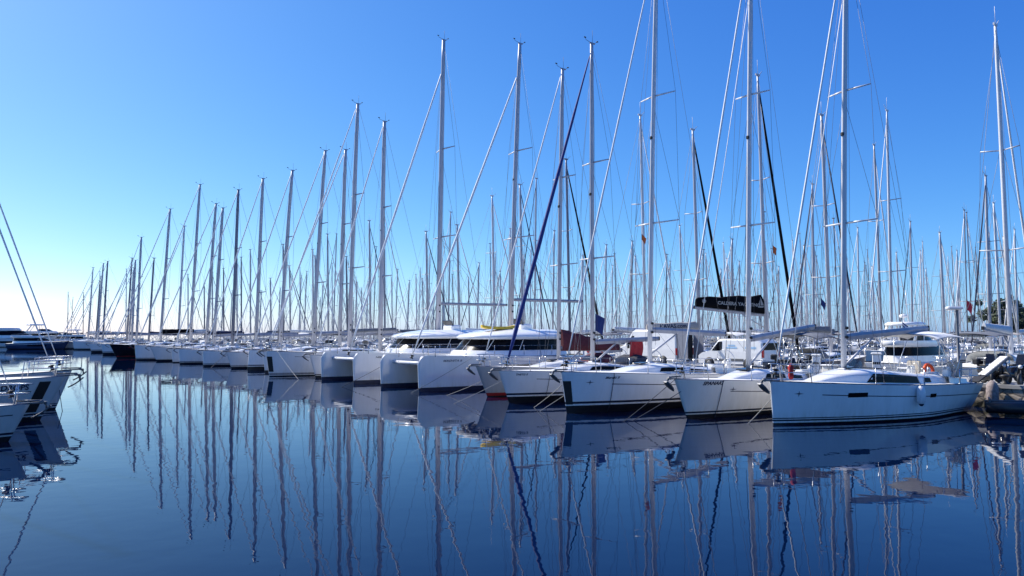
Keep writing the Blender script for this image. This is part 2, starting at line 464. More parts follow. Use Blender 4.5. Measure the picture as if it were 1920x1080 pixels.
def pulpit_mb(h, k=1.0):
    mb = MB(); F = h.Fb; r = .017 * k
    xb = h.xb(F)
    for zt in (.62, .34):
        pts = []
        for t in (-1, -.7, -.35, 0, .35, .7, 1):
            x = xb + .02 + 1.35 * abs(t) ** 1.6; y = (h.dh(max(x, xb + .02)) - .06) * (1 if t > 0 else -1) if abs(t) > .5 else t * .5
            pts.append((x - (.08 if zt > .5 else 0), y, h.Fx(max(0, x)) + zt))
        mb.tube(pts, r, 5)
    for side in (-1, 1):
        for x in (xb + .38, xb + 1.33):
            y = side * (h.dh(x) - .07); mb.tube([(x, y, h.Fx(x)), (x - .06, side * max(.12, abs(y) - .02), h.Fx(x) + .62)], r, 5)
    return mb


def pushpit(h, root, k=1.0):
    r = .017 * k; xs = h.xs(h.Fs) - .15
    for side in (-1, 1):
        mb = MB()
        for zt in (.6, .32):
            mb.tube([(xs - 1.5, side * (h.dh(xs - 1.5) - .07), h.Fs + zt), (xs - .1, side * (h.dh(xs - .1) - .08), h.Fs + zt), (xs, side * (h.dh(xs) * .8), h.Fs + zt), (xs, side * h.dh(xs) * .4, h.Fs + zt)], r, 5)
        for x, f in ((xs - 1.5, 1), (xs - .7, 1), (xs, .8), (xs, .4)):
            mb.tube([(x, side * (h.dh(x) - .08) * f, h.Fs), (x, side * (h.dh(x) - .08) * f, h.Fs + .6)], r, 5)
        mb.obj('pushpit', 'steel', root)


def rails(h, root, k=1.0, single=True, step=1.9):
    xs = h.xs(h.Fs) - 1.7; x0 = h.xb(h.Fb) + 1.35; n = max(2, int((xs - x0) / step))
    lines = MB(); allst = MB(); proto = None
    for side in (-1, 1):
        xsn = [x0 + (xs - x0) * i / n for i in range(n + 1)]
        for x in xsn[1:]:
            p = Vector((x, side * (h.dh(x) - .07), h.Fx(x)))
            if single:
                if proto is None:
                    s = MB(); s.tube([(0, 0, -.01), (0, 0, .61)], .014 * k, 6); s.lathe([(.03, 0), (.03, .04), (.014, .06)], (0, 0, 0), 8)
                    proto = s.obj('stanchion', 'steel', root, p)
                else:
                    c = proto.copy(); COL.objects.link(c); c.parent = root; c.location = p
            else: allst.tube([p, p + Vector((0, 0, .61))], .014 * k, 4)
        for zt in (.59, .32):
            pts = [(x, side * (h.dh(x) - .07), h.Fx(x) + zt) for x in xsn]
            (lines if single else allst).tube(pts, .005 * k, 4)
    if single: lines.obj('lifeline', 'wire', root)
    else: allst.obj('guard_rail', 'steel', root)


def anchor_mb(h):
    mb = MB(); x = h.xb(h.Fb); z = h.Fb
    mb.box((x - .05, 0, z + .03), (.75, .12, .05), 0, Matrix.Rotation(.05, 3, 'Y'), .01)
    mb.tube([(x + .35, .0, z + .1), (x - .32, 0, z + .1), (x - .45, 0, z - .12)], [.035, .03, .025], 6)
    # spoon shaped fluke hanging under the roller, its tip pointing down and aft
    p0, p1 = Vector((x - .56, 0, z - .08)), Vector((x - .06, 0, z - .44)); ax_ = (p1 - p0).normalized(); nr = Vector((-ax_.z, 0, ax_.x))
    rings = []
    for i in range(8):
        t = i / 7; w_ = .19 * (sin(pi * (.1 + .9 * t)) ** .7) * (1 - .45 * t) + .008; c = p0.lerp(p1, t) - nr * .03 * sin(pi * t)
        rings.append([c + Vector((0, -w_, 0)) + nr * .05, c + Vector((0, -w_ * .5, 0)), c + Vector((0, w_ * .5, 0)), c + Vector((0, w_, 0)) + nr * .05, c + Vector((0, w_ * .5, 0)) + nr * .03, c + Vector((0, -w_ * .5, 0)) + nr * .03])
    mb.loft(rings, 0, caps=True)
    mb.tube([p0.lerp(p1, .25) + nr * .02, (x - .42, 0, z + .06)], .028, 6)
    mb.lathe([(.0, -.06), (.06, -.05), (.05, 0), (.06, .05), (.0, .06)], (x - .3, 0, z + .06), 10, 0, Matrix.Rotation(pi / 2, 3, 'X'))
    return mb


def mast_parts(root, x, zb, H, rake, k=1.0, m='alu', r0=.108, spread=2, B=3.6, head=True, fancy=True, fwd=1):
    """root-local mast from (x,0,zb) to height H; rake = how far aft its head stands"""
    Lm = H - zb; mb = MB()
    def at(t): return Vector((x + rake * (t * .75 + .25 * t * t), 0, zb + Lm * t))
    mb.tube([at(t) for t in (0, .25, .5, .75, .93, 1)], [r0 * k * q for q in (1, 1, 1, .96, .85, .72)], 10, flat=.72)
    if fancy:
        mb.box((x, 0, zb + .03), (.36, .3, .06), 0, None, .02)
        for t in (.07, .09): mb.lathe([(.05, -.04), (.06, 0), (.05, .05), (.0, .06)], at(t) + Vector((0, -.13, 0)), 8, 1, Matrix.Rotation(pi / 2, 3, 'X'))
        mb.box(at(.52) + Vector((-.12, 0, 0)), (.1, .12, .14), 1, None, .02)
    o = mb.obj('mast', [m, 'rubber'], root)
    tips = []
    for i in range(spread):
        t = (.32, .62)[i] if spread == 2 else (.27, .52, .76)[i] if spread == 3 else .5
        ln = (B * .34, B * .27, B * .2)[i]; p = at(t); tp = []
        for side in (-1, 1):
            e = p + Vector((.28 * ln, side * ln, .05))
            s = MB(); s.tube([p + Vector((0, side * .05, 0)), e], [.04 * k, .025 * k], 6, flat=.5)
            s.obj('spreader', m, o); tp.append(e)
        tips.append(tp)
    if head:
        t = at(1); s = MB(); kk = k ** .5
        s.box(t + Vector((0.04, 0, .03)), (.38, .08, .07), 0, None, .02)
        s.tube([t + Vector((.1, .05, .05)), t + Vector((.1, .05, .75))], .007 * kk, 4, 1)
        s.tube([t + Vector((-.1, 0, .05)), t + Vector((-.42, 0, .12)), t + Vector((-.46, 0, .22))], .009 * kk, 4, 1)
        s.box(t + Vector((-.48, 0, .23)), (.14, .02, .06), 1)
        s.tube([t + Vector((.2, 0, .06)), t + Vector((.34, -.05, .14))], .009 * kk, 4, 1)
        s.lathe([(0, -.03), (.06, -.01), (.06, .02), (0, .03)], t + Vector((.35, -.05, .16)), 6, 1)
        s.obj('masthead_instrument', ['alugrey', 'rubber'], o)
    return o, at, tips


def rig_parts(root, h, x, at, tips, fore, back, k=1.0, B=3.6, genoa='sail', gr=.05, frac=1.0, drum=True, fat=1.0, split=True, second=False, halyards=True):
    mb = MB(); w = .0058 * k
    for side in (-1, 1):
        si = 0 if side < 0 else 1
        cp = Vector((x + .25, side * (h.dh(x + .25) - .12), h.Fx(x + .25)))
        pts = [cp] + [t[si] for t in tips] + [at(.97)]
        mb.tube(pts, w, 4)
        mb.tube([cp + Vector((.08, 0, 0)), at(.35)], w, 4)
        for q in range(len(tips) - 1): mb.tube([tips[q][si], at((.32, .62)[q + 1] - .02 if len(tips) == 2 else (.27, .52, .76)[q + 1] - .02)], w, 4)
    top = at(1.0)
    fork = Vector((back.x - 1.6, 0, back.z + 2.6)) if split else None
    if split:
        mb.tube([top, fork], w, 4)
        for side in (-1, 1): mb.tube([fork, (back.x, side * h.dh(back.x) * .7, back.z)], w, 4)
    else: mb.tube([top, back], w, 4)
    mb.obj('standing_rigging', 'wire', root)
    if halyards:
        hb = MB()
        for q, dx, dy in ((.98, -.12, .1), (.9, .16, -.12), (.66, .1, .3)):
            hb.tube([at(q) + Vector((dx * .5, dy * .3, 0)), at(.04) + Vector((dx * 1.5, dy, 0))], w * .9, 4)
        # topping lift and a spare halyard led forward
        hb.tube([at(.99), Vector((x - 1.4, .2, h.Fx(x) + .3))], w * .8, 4)
        hb.obj('halyard', 'wiredark', root)
    if genoa:
        ft = at(frac); L = (ft - fore).length; d = (ft - fore).normalized(); g = MB()
        a = fore + d * .45; b = ft - d * .5
        n = 14; pts = [a + (b - a) * i / n for i in range(n + 1)]
        rs = [gr * k ** .5 * (.55 + .55 * sin(pi * min(1, .12 + .7 * (1 - i / n)))) * (1 + .08 * ((i * 7) % 3 - 1)) * (1 if fat == 1 else (.35 + .65 * (1 - i / n) ** .6)) for i in range(n + 1)]
        rs[0] *= .5; g.tube(pts, rs, 8); g.tube([fore, a], .012 * k, 5); g.tube([b, ft], .01 * k, 5)
        go = g.obj('furled_genoa', genoa, root)
        if drum:
            s = MB(); q = Vector((0, 0, 1)).rotation_difference(d).to_matrix()
            s.lathe([(.02, 0), (.11, .0), (.11, .03), (.06, .04), (.06, .15), (.11, .16), (.11, .19), (.03, .22)], fore + d * .15, 12, 0, q)
            s.obj('furler_drum', 'rubber', go)
        if second:
            s = MB(); o2 = Vector((.75, 0, 0)); s.tube([fore + o2, at(frac - .12)], .014 * k, 5); s.obj('inner_stay', 'sail', root)


def boom_part(root, at, x, z, Lb, rise, m='boom', r=.11, cover=None, vang=True, sheet=None, sag=0., end=True):
    p0 = Vector((x + .12, 0, z)); p1 = Vector((x + .12 + Lb, 0, z + rise)); mb = MB()
    sec = [(-.6, -.85), (.6, -.85), (.95, .2), (.55, 1), (-.55, 1), (-.95, .2)]
    rings = [[p + Vector((0, a * r * s, b * r * s * 1.25)) for a, b in sec] for p, s in ((p0, .8), (p0.lerp(p1, .06), 1), (p0.lerp(p1, .9), 1), (p1, .85))]
    mb.loft(rings, 0, caps=True, sm=False)
    if end: mb.box(p1 + Vector((.04, 0, .02)), (.12, r * 1.5, r * 2.0), 1, None, .02); mb.box(p0 + Vector((-.02, 0, 0)), (.16, r * 1.3, r * 2.0), 1, None, .02)
    o = mb.obj('boom', [m, 'rubber'], root)
    if vang:
        s = MB(); s.tube([(x + .1, 0, z - 1.05), p0.lerp(p1, .32) - Vector((0, 0, r * 1.2))], [.05, .04], 8); s.obj('boom_vang', 'alu', o)
    if cover:
        cm, ch, taper = cover; s = MB(); rings = []
        n = 10
        for i in range(n + 1):
            t = i / n; p = p0.lerp(p1, .02 + .95 * t)
            hh = ch * (1 - taper * t) * (1 + .05 * sin(i * 2.7)); w = r * 1.35 * (1 - .3 * t)
            rings.append([p + Vector((0, y * w, r * .7 + q * hh)) for y, q in ((-1, -.25), (-1.15, .25), (-.75, .75), (-.15, 1), (.15, 1), (.75, .75), (1.15, .25), (1, -.25))])
        s.loft(rings, 0, closed=True, caps=True); s.obj('sail_cover', cm, o)
    return o, p0, p1


def canopy(root, x0, x1, w, z0, hgt, m, name='bimini', frame=True, k=1.0, th=.03):
    mb = MB(); n = 8; rings = []
    for i in range(n + 1):
        t = i / n; x = x0 + (x1 - x0) * t; zz = z0 + hgt * (1 - .5 * (2 * t - 1) ** 2 * .6)
        rings.append([Vector((x, w * sin(a), zz - hgt * .8 * (1 - cos(a)))) for a in [radians(q) for q in range(-75, 76, 15)]])
    mb.loft(rings, 0, closed=False)
    mb.loft([[p - Vector((0, 0, th)) for p in r] for r in rings[::-1]], 0, closed=False)
    o = mb.obj(name, m, root)
    if frame:
        for sd in (-1, 1):
            f = MB()
            for x in (x0, (x0 + x1) / 2, x1): f.tube([(x0 + (x1 - x0) * .5, sd * w, z0 - 1.5), (x, sd * w * .97, z0 + .05)], .013 * k, 5)
            f.obj('canopy_frame', 'steel', o)
    return o


def sprayhood(root, sec, x1, m, h):
    w, hh, F = sec(x1 - .1); mb = MB(); rings = []
    for t in (0, .25, .5, .75, 1):
        x = x1 - .9 + 1.25 * t; top = .12 + .55 * sm01(t * 1.3)
        rings.append([Vector((x, w * 1.02 * sin(a), F + hh * .75 + (top) * max(0, cos(a)) ** .55)) for a in [radians(q) for q in range(-90, 91, 18)]])
    mb.loft(rings, 0, closed=False); mb.loft([[p - Vector((0, 0, .03)) for p in r] for r in rings[::-1]], 0, closed=False)
    o = mb.obj('sprayhood', m, root)
    s = MB(); r = rings[2]
    s.loft([[rings[1][j] + Vector((-.012, 0, .012)) for j in (3, 4, 5, 6, 7)], [rings[2][j] + Vector((-.012, 0, .012)) for j in (3, 4, 5, 6, 7)]], 0, closed=False)
    s.obj('sprayhood_window', 'glass2', o)


def cockpit(root, h, x0, wheels=1):
    xs = h.xs(h.Fs); mb = MB()
    for side in (-1, 1):
        rings = []
        for i in range(7):
            x = x0 + (xs - .35 - x0) * i / 6; y = h.dh(x) * .62 * side; F = h.Fx(x) - .02; hh = .30 * (1 - .35 * i / 6)
            rings.append([Vector((x, y + side * .16, F)), Vector((x, y + side * .12, F + hh)), Vector((x, y - side * .10, F + hh)), Vector((x, y - side * .16, F))])
        if side > 0: rings = [r[::-1] for r in rings]
        mb.loft(rings, 0, closed=False, sm=False); mb.poly(rings[-1], 0)
    mb.box(((xs + x0) / 2 - .2, 0, h.Fs + .12), (.9, .35, .6), 0, None, .04)
    mb.obj('cockpit_coaming', 'gel', root)
    for i in range(wheels):
        y = (0,)[0] if wheels == 1 else (-.75, .75)[i]; wb = MB(); c = (xs - 1.25, y, h.Fs + .62); R = .5 if wheels == 1 else .42
        wb.torus(c, R, .016, Matrix.Rotation(radians(75), 3, 'Y'), 24, 6)
        for a in range(6):
            q = Matrix.Rotation(radians(75), 3, 'Y') @ Vector((R * cos(a * pi / 3), R * sin(a * pi / 3), 0)); wb.tube([Vector(c), Vector(c) + q], .009, 4)
        wb.box((xs - 1.12, y, h.Fs + .3), (.22, .3, .75), 1, None, .05)
        wb.obj('steering_wheel', ['steel', 'gel'], root)


def emblem(h, x, z, side=-1, s=.11):
    mb = MB(); out = []
    pts = []
    for i in range(8):
        a = i * pi / 4 + pi / 2; r = s if i % 2 == 0 else s * .22
        if i in (2, 6): r = s * 1.6
        pts.append(h.Px(x + r * cos(a), z + r * sin(a), side, .008))
    c = h.Px(x, z, side, .008)
    mb.add([c] + pts, [(0, 1 + i, 1 + (i + 1) % 8) for i in range(8)], 0, False)
    return mb


# solve where along a heading a mast stands so that it is seen at its place
def solve(P, th, px, py):
    r = ray(px, py); q = r.x / r.y
    s = (q * P.y - P.x) / (cos(th) - q * sin(th))
    Y = P.y + s * sin(th); return s, CAMH + Y * r.z / r.y


BANDS = {
    'two': [(.07, 2), (.13, 0), (.185, 1), (.215, 0), (.25, 1)],
    'deep': [(.30, 2), (.37, 0), (.46, 1)],
    'mid': [(.16, 2), (.205, 0), (.27, 1)],
    'plain': [(.10, 2)],
    'navy': [(.2, 2)],
    'red': [(.05, 2), (.2, 1)],
}
front_masts = []   # (pixel x of the mast, short description)


def monohull(px, py, th, mast, top, label, L=11.5, B=3.6, Fb=1.5, Fs=1.15, rake=.3, bands='mid', cove=(.36, .03, .1), hullm='gel', stripem='stripe',
             antim='anti', mastm='alu', genoa='sail', gr=.036, fat=1., frac=1., boomz=None, rise=.2, Lb=4.2, cover=None, wins=None, roof=None, lod=0, wheels=1,
             hood='canvasgrey', bim=None, name=None, emb=True, guard=False, st=.86, entry=.72, side=-1, k=None, P=None, Hm=None, s_mast=None, group='sailing yachts moored along the quay',
             second=False, hw=None, spread=2, anchor=True, short='', deckm='deck', rk=.25, emx=.75):
    P = P or ground(px, py); P.z = 0
    d = P.y; k = k or max(1., d / 32.)
    root = thing('sailing_yacht', label, 'sailboat', P, th, group)
    h = Hull(L, B, Fb, Fs, rake, .3, st, entry)
    hm = h.mesh(BANDS[bands], cove)
    hull = hm.obj('hull', [hullm, stripem, antim], root)
    h.deck().obj('deck', deckm, root)
    tr = MB()
    for sd in (-1, 1):
        n = 16; tr.tube([h.P(i / n, h.Fu(i / n), sd, -.02) + Vector((0, 0, .012)) for i in range(n + 1)], .02 * min(k, 1.6), 5)
    tr.obj('toe_rail', 'alugrey' if bands != 'two' else 'stripe', root)
    if s_mast is None:
        s, _ = solve(P, th, *mast); s2, H = solve(P, th, *top); rk = max(-.1, min(.9, s2 - s))
    else: s, H = s_mast, Hm
    front_masts.append((mast[0] if mast else -99, short))
    x0 = roof[0] if roof else L * .22; x1 = roof[1] if roof else L * .66; Hc = roof[2] if roof else .46
    if wins is None: wins = [(L * .36, L * .58, .28, .75, .18)]
    ro, sec = coachroof(h, root, x0, x1, Hc, wins)
    w_, hh_, F_ = sec(s); zb = F_ + hh_ + .05
    mo, at, tips = mast_parts(root, s, zb, H, rk, min(k, 1.6), mastm, B=B, spread=spread, fancy=lod < 2)
    fore = Vector((h.xb(Fb) + (.22 if rake < .5 else .4), 0, Fb + .08)); back = Vector((h.xs(Fs) - .12, 0, Fs + .1))
    rig_parts(root, h, s, at, tips, fore, back, min(k, 2.2), B, genoa, gr, frac, lod < 2, fat, True, second)
    bz = boomz if boomz else zb + 1.15
    boom_part(root, at, s, bz, Lb, rise, cover=cover, vang=lod < 2)
    if lod < 2:
        pulpit_mb(h, min(k, 1.6)).obj('pulpit', 'steel', root)
        pushpit(h, root, min(k, 1.6))
    rails(h, root, min(k, 1.8), single=lod == 0)
    if anchor: anchor_mb(h).obj('anchor', 'galv', root)
    cockpit(root, h, x1 - .1, wheels)
    if hood: sprayhood(root, sec, x1 + .1, hood, h)
    if bim:
        xs = h.xs(Fs); canopy(root, xs - 2.5, xs - .5, B * .36, Fs + 1.75, .35, bim, k=min(k, 1.5))
    if guard:
        g = MB()
        for sd in (-1, 1): h.strip(g, .35, Fb * .78, 0, .022, 4, sd, .012)
        g.obj('bow_guard', 'rubber', root)
    if emb and lod == 0:
        emblem(h, emx, Fb - .43).obj('bow_emblem', 'text', root)
    if hw:
        for xa, xb, za, zb_ in hw:
            w = MB(); ua, ub = h.ux(xa, za), h.ux(xb, za); h.strip(w, za, zb_, ua, ub, 6, -1, .006); w.obj('hull_window', 'glass', root)
    if name:
        for (body, x, z, sz, shr, sd, bold, sx) in name: h.write(body, x, z, sz, sd, shr, 0, bold, sx).obj('name_lettering', 'text', root)
    root['_s'] = s
    del root['_s']
    return root, h, s, P, at


def loc2w(P, th, v):
    c, s = cos(th), sin(th); return Vector((P.x + v[0] * c - v[1] * s, P.y + v[0] * s + v[1] * c, P.z + v[2]))


D = radians
TH = D(38.2)
boats = {}

boats[1] = monohull(1450, 797, D(30), (1582, 690), (1594, -130), 'white sloop with long black cabin windows and one white fender hung amidships', L=10.6, B=3.5, Fb=1.52, Fs=1.18, rake=.12,
    bands='two', cove=(.42, .032, .13), mastm='aluwhite', roof=(1.7, 8.9, .50), wins=[(4.0, 7.0, .16, .8, .35), (7.25, 7.8, .25, .72, .1)], wheels=2, hood=None, rise=.34, Lb=5.3, bim='canvaswhite', boomz=3.05,
    hw=[(2.55, 3.35, .93, 1.09), (6.55, 6.95, .80, .94)], second=True, short='the white fender sloop mast', k=1.15, st=.9)
boats[2] = monohull(1289, 785.5, D(40.5), (1403, 685), (1409.5, -120), 'white sloop with SPANAKI in dark letters on its strongly raked bow', L=11.2, B=3.05, Fb=1.5, Fs=1.15, rake=.75, bands='mid', hullm='gel2',
    cove=(.42, .03, .19), roof=(2.1, 7.4, .42), wins=[(4.2, 5.5, .3, .75, .12), (5.7, 6.9, .3, .75, .12)], hood=None, rise=.55, Lb=5.4, boomz=2.95, short='the SPANAKI sloop mast', mastm='aluwhite', emx=1.7,
    name=[('SPANAKI', .3, Fz, .18, .3, -1, .009, 1.2) for Fz in (1.27,)], second=True, k=1.15, bim='canvasgrey')
boats[3] = monohull(1063, 775, D(38.5), (1218, 672), (1232, -110), 'white sloop with a deep black waterline band and a dark guard plate on its stem', L=12.2, B=3.8, Fb=1.66, Fs=1.3, rake=.32, bands='deep',
    cove=(.45, .034, .14), roof=(2.5, 8.1, .40), wins=[(4.6, 6.0, .3, .75, .12), (6.3, 7.7, .3, .75, .12)], guard=True, rise=-.2, Lb=5.4, boomz=3.35, hood=None, short='the black banded sloop mast',
    name=[('Meraki II', 1.35, 1.36, .14, .35, -1, .003, 1.2)], mastm='aluwhite', k=1.15)
boats[4] = monohull(955, 756, D(38.5), (1111, 672), (1109.5, 82), 'white sloop whose furled foresail is a thick royal blue roll', L=12.0, B=3.7, Fb=1.5, Fs=1.2, rake=.62, bands='deep', genoa='sailblue', gr=.1, fat=1.15, frac=.985,
    roof=(2.5, 8.0, .4), hood='canvasdark', rise=.15, Lb=4.9, boomz=2.75, short='the blue foresail sloop mast', emb=False, name=[('THETIS II', .05, 1.28, .12, .2, -1, .003, 1.1)], k=1.2)
boats[5] = monohull(914, 744, D(38.5), (1047, 640), (1055, 130), 'grey hulled sloop with a red waterline stripe and a maroon cover over its boom', L=11.8, B=3.4, Fb=1.55, Fs=1.2, rake=.72, bands='red', hullm='gelgrey', stripem='red', cove=None, emb=False,
    roof=(2.6, 7.6, .4), cover=('maroon', .95, .72), hood='maroon', rise=-.2, Lb=4.8, boomz=2.4, short='the maroon covered sloop mast', k=1.2)


# ------------------------------------------------------------------ catamarans
def superring(xc, a, b, z, n=28, e=2.6, yo=0):
    r = []
    for i in range(n):
        t = 2 * pi * i / n; c, s = cos(t), sin(t)
        r.append(Vector((xc + a * abs(c) ** (2 / e) * (1 if c > 0 else -1), yo + b * abs(s) ** (2 / e) * (1 if s > 0 else -1), z)))
    return r


def catamaran(pa, pb, th, mast, top, label, L=13.6, short='', text=None, roofz=3.45):
    A, B_ = ground(*pa), ground(*pb)      # near (port) and far (starboard) bows
    ax = Vector((cos(th), sin(th), 0)); nrm = Vector((-sin(th), cos(th), 0))
    gap = (B_ - A).dot(nrm); gap = max(3.9, min(5.2, gap)); C = A + nrm * gap / 2; C.z = 0
    root = thing('catamaran', label, 'catamaran', C, th, 'catamarans moored bow out'); k = C.y / 32
    hs = []
    for sd in (-1, 1):
        h = Hull(L, 1.7, 2.0, 1.75, .1, .5, .72, .68, corner=.5)
        hm = h.mesh([(.22, 2), (.25, 0)], None)
        o = hm.obj('hull', ['gel', 'stripe', 'antinavy'], root, (0, sd * gap / 2, 0))
        h.deck(lift=-.01, camber=.05).obj('hull_deck', 'gel', o)
        if text and sd < 0: h.write(text, 1.35, 1.62, .15, -1, .2, 0, .003, 1.5).obj('name_lettering', 'text', o)
        w = MB(); h.strip(w, 1.05, 1.35, .42, .56, 6, -1, .006); h.strip(w, 1.05, 1.35, .42, .56, 6, 1, .006); w.obj('hull_window', 'glass', o)
        hs.append(h)
    h = hs[0]
    b = MB(); b.box((7.8, 0, 1.38), (7.6, gap - 1.0, .95), 0, None, .12); b.obj('bridge_deck', 'gel', root)
    b = MB(); b.tube([(.75, -gap / 2, 1.5), (.7, 0, 1.5), (.75, gap / 2, 1.5)], .11, 10); b.tube([(.75, 0, 1.5), (4.0, 0, 1.55)], .08, 8); b.obj('crossbeam', 'aluwhite', root)
    b = MB(); b.add([(.8, -gap / 2 + .5, 1.46), (4.1, -gap / 2 + .5, 1.5), (4.1, gap / 2 - .5, 1.5), (.8, gap / 2 - .5, 1.46)], [(0, 1, 2, 3), (3, 2, 1, 0)]); b.obj('trampoline', 'canvasgrey', root)
    wd = gap / 2 + .45
    b = MB(); b.loft([superring(8.0, 4.0, wd, 1.84), superring(8.0, 3.9, wd - .05, 2.1), superring(8.0, 3.75, wd - .18, 2.18)], 0, caps=True); b.obj('coachroof', 'gel', root)
    b = MB(); b.loft([superring(8.05, 3.7, wd - .2, 2.18), superring(8.35, 3.3, wd - .32, 2.86)], 0); wb = b.obj('saloon_window', 'glass', root)
    for i in (11, 14, 17, 20):
        pl = MB()
        r0, r1 = superring(8.05, 3.73, wd - .17, 2.18), superring(8.35, 3.33, wd - .29, 2.88); pl.tube([r0[i], r1[i]], .022, 5)
        pl.obj('window_pillar', 'gel', wb)
    b = MB()
    b.loft([superring(8.6, 4.0, wd - .12, 2.84), superring(8.6, 4.15, wd, 2.95), superring(8.7, 4.0, wd - .1, 3.12), superring(8.9, 3.2, wd - .6, 3.3), superring(9.0, 2.2, wd - 1.3, roofz)], 0, caps=True); b.obj('hardtop', 'gel', root)
    b = MB()
    for sd in (-1, 1):
        for x in (11.9, 12.3): b.tube([(x, sd * (wd - .3), 1.8), (x, sd * (wd - .35), 2.9)], .05, 6)
    b.obj('hardtop_post', 'aluwhite', root)
    b = MB(); b.box((9.6, .8, roofz + .12), (.9, 1.3, .5), 0, None, .1); b.box((9.2, .8, roofz + .5), (.06, 1.2, .45), 1, Matrix.Rotation(-.5, 3, 'Y'), .01); b.obj('helm_station', ['gel', 'glass2'], root)
    s, _ = solve(C, th, *mast); s2, H = solve(C, th, *top); rk = max(-.1, min(.9, s2 - s))
    front_masts.append((mast[0], short))
    mo, at, tips = mast_parts(root, s, 3.25, H, rk, min(k, 1.6), 'alu', r0=.12, B=4.6)
    class HH:   # chainplates on the outer hulls
        def dh(q, x): return gap / 2 + .6
        def Fx(q, x): return 1.85
    fore = Vector((.72, 0, 1.62)); back = Vector((L - 1.2, 0, 1.9))
    rig_parts(root, HH(), s, at, tips, fore, back, min(k, 1.7), 4.6, 'sail', .055, .90, True, 1., False)
    boom_part(root, at, s, 5.35, 6.1, .05, r=.085, vang=False)
    b = MB()
    for i in range(5):
        t = i / 4; b.tube([(s + .6 + 5 * t, -.25, 5.3), (s + .3, -.1, 5.35 + 5.5 - 1.2 * t)], .006 * k, 4)
    b.obj('lazy_jack', 'wire', root)
    b = MB()
    for sd in (-1, 1):
        y = sd * (gap / 2 + .05)
        for x in (.8, 2.6, 4.6, 6.8, 9.0, 11.3):
            yy = y + sd * (.72 if x > 2 else .35); b.tube([(x, yy, 1.9), (x, yy, 2.5)], .016 * k ** .5, 5)
        for z in (2.2, 2.48): b.tube([(.5, y, z), (.8, y + sd * .35, z), (2.6, y + sd * .72, z), (11.3, y + sd * .72, z)], .008 * k ** .5, 4)
        b.tube([(.25, y, 1.7), (.25, y, 2.5), (.9, y - sd * .55, 2.5), (.9, y - sd * .55, 1.8)], .018 * k ** .5, 5)
        b.tube([(.25, y, 2.15), (.9, y - sd * .55, 2.15)], .014, 5)
    b.obj('guard_rail', 'steel', root)
    return root, C, gap


catA = catamaran((785, 735), (725, 726), TH, (958, 620), (975, 82), 'white catamaran with a yellow board on its roof, bow beside the grey sloop', short='the yellow board catamaran mast', text='SERENITA II')
catB = catamaran((663, 720), (599, 713), TH, (822, 615), (832, 75), 'white catamaran with a plain white roof, left of the one carrying a yellow board', short='the plain roofed catamaran mast', text='NEMESIS II')

kw = dict(lod=1, gr=.036)
boats[8] = monohull(592, 708.5, TH, (713, 650), (721, 228), 'white sloop squeezed against the left side of the plain-roofed catamaran', L=12, B=3.3, Fb=1.65, Fs=1.2, rake=.5, bands='mid', short='the mast left of both catamarans', hood='beige', **kw)
boats[9] = monohull(505, 706, TH, (655, 640), (671, 195), 'tall white sloop with a dark guard plate on its bow, left of the catamarans', L=14.5, B=4.2, Fb=1.9, Fs=1.4, rake=.3, bands='two', guard=True, short='the tall bow guard sloop mast', hood='canvaswhite', cover=('canvasgrey', .25, .3), **kw)
boats[10] = monohull(497, 699, TH, (637, 640), (648, 281), 'white sloop half hidden just behind the tall sloop with the bow guard', L=12.5, B=3.6, Fb=1.7, Fs=1.3, rake=.2, bands='navy', short='the half hidden sloop', hood='canvasdark', bim='canvasgrey', **kw)
boats[11] = monohull(464, 694, TH, (587, 650), (612, 283), 'white sloop with upright stem, second left of the tall sloop with bow guard', L=13, B=3.9, Fb=1.75, Fs=1.35, rake=-.1, bands='deep', short='the upright stem sloop', hood='canvaswhite', cove=None, **kw)
boats[12] = monohull(434, 691, TH, (525, 650), (550, 320), 'white sloop with raked bow and dark name marks, left of the upright stem sloop', L=12, B=3.7, Fb=1.5, Fs=1.2, rake=.5, bands='mid', short='the raked bow sloop', hood='canvasgrey', bim='canvasdark', name=[('ARIADNI', 2.2, 1.05, .16, .2, -1, .003, 1.2)], **kw)
boats[13] = monohull(381, 687, TH, (480, 648), (493, 335), 'white sloop with a black boot stripe and a mooring line crossing its bow', L=12, B=3.8, Fb=1.5, Fs=1.2, rake=.1, bands='mid', short='the black boot stripe sloop', hood='canvaswhite', **kw)
boats[14] = monohull(337, 682.5, TH, (436, 650), (447, 356), 'white sloop with an anchor hanging clear of its bow, third from the black hulled yacht', L=12, B=3.7, Fb=1.55, Fs=1.2, rake=.15, bands='mid', short='the hanging anchor sloop', hood='canvasgrey', mastm='alugrey', **kw)
boats[15] = monohull(324, 680, TH, (401, 645), (418, 390), 'narrow white sloop wedged behind the sloop with the hanging anchor', L=11, B=3.4, Fb=1.5, Fs=1.15, rake=.2, bands='plain', short='the narrow wedged sloop', hood='canvasdark', **kw)
boats[16] = monohull(294, 677.5, TH, (387, 645), (405, 382), 'white sloop with a long raked bow, second right of the black hulled yacht', L=12.5, B=3.8, Fb=1.65, Fs=1.25, rake=.75, bands='navy', cove=None, short='the long raked bow sloop', hood='canvaswhite', cover=('sailnavy', .3, .3), **kw)
boats[17] = monohull(255, 675.5, TH, (357, 640), (375, 346), 'big white sloop with very tall mast, next right of the black hulled yacht', L=14, B=4.2, Fb=1.8, Fs=1.4, rake=.2, bands='mid', short='the big white sloop', hood='canvasgrey', **kw)
boats[18] = monohull(219, 671.5, TH, (301, 645), (319, 392), 'black hulled yacht with a white waterline stripe among the white yachts', L=14, B=4.0, Fb=1.8, Fs=1.4, rake=.9, bands='mid', hullm='gelblack', stripem='red', short='the black hulled yacht', hood='canvasdark', cover=('sailblack', .5, .3), **kw)
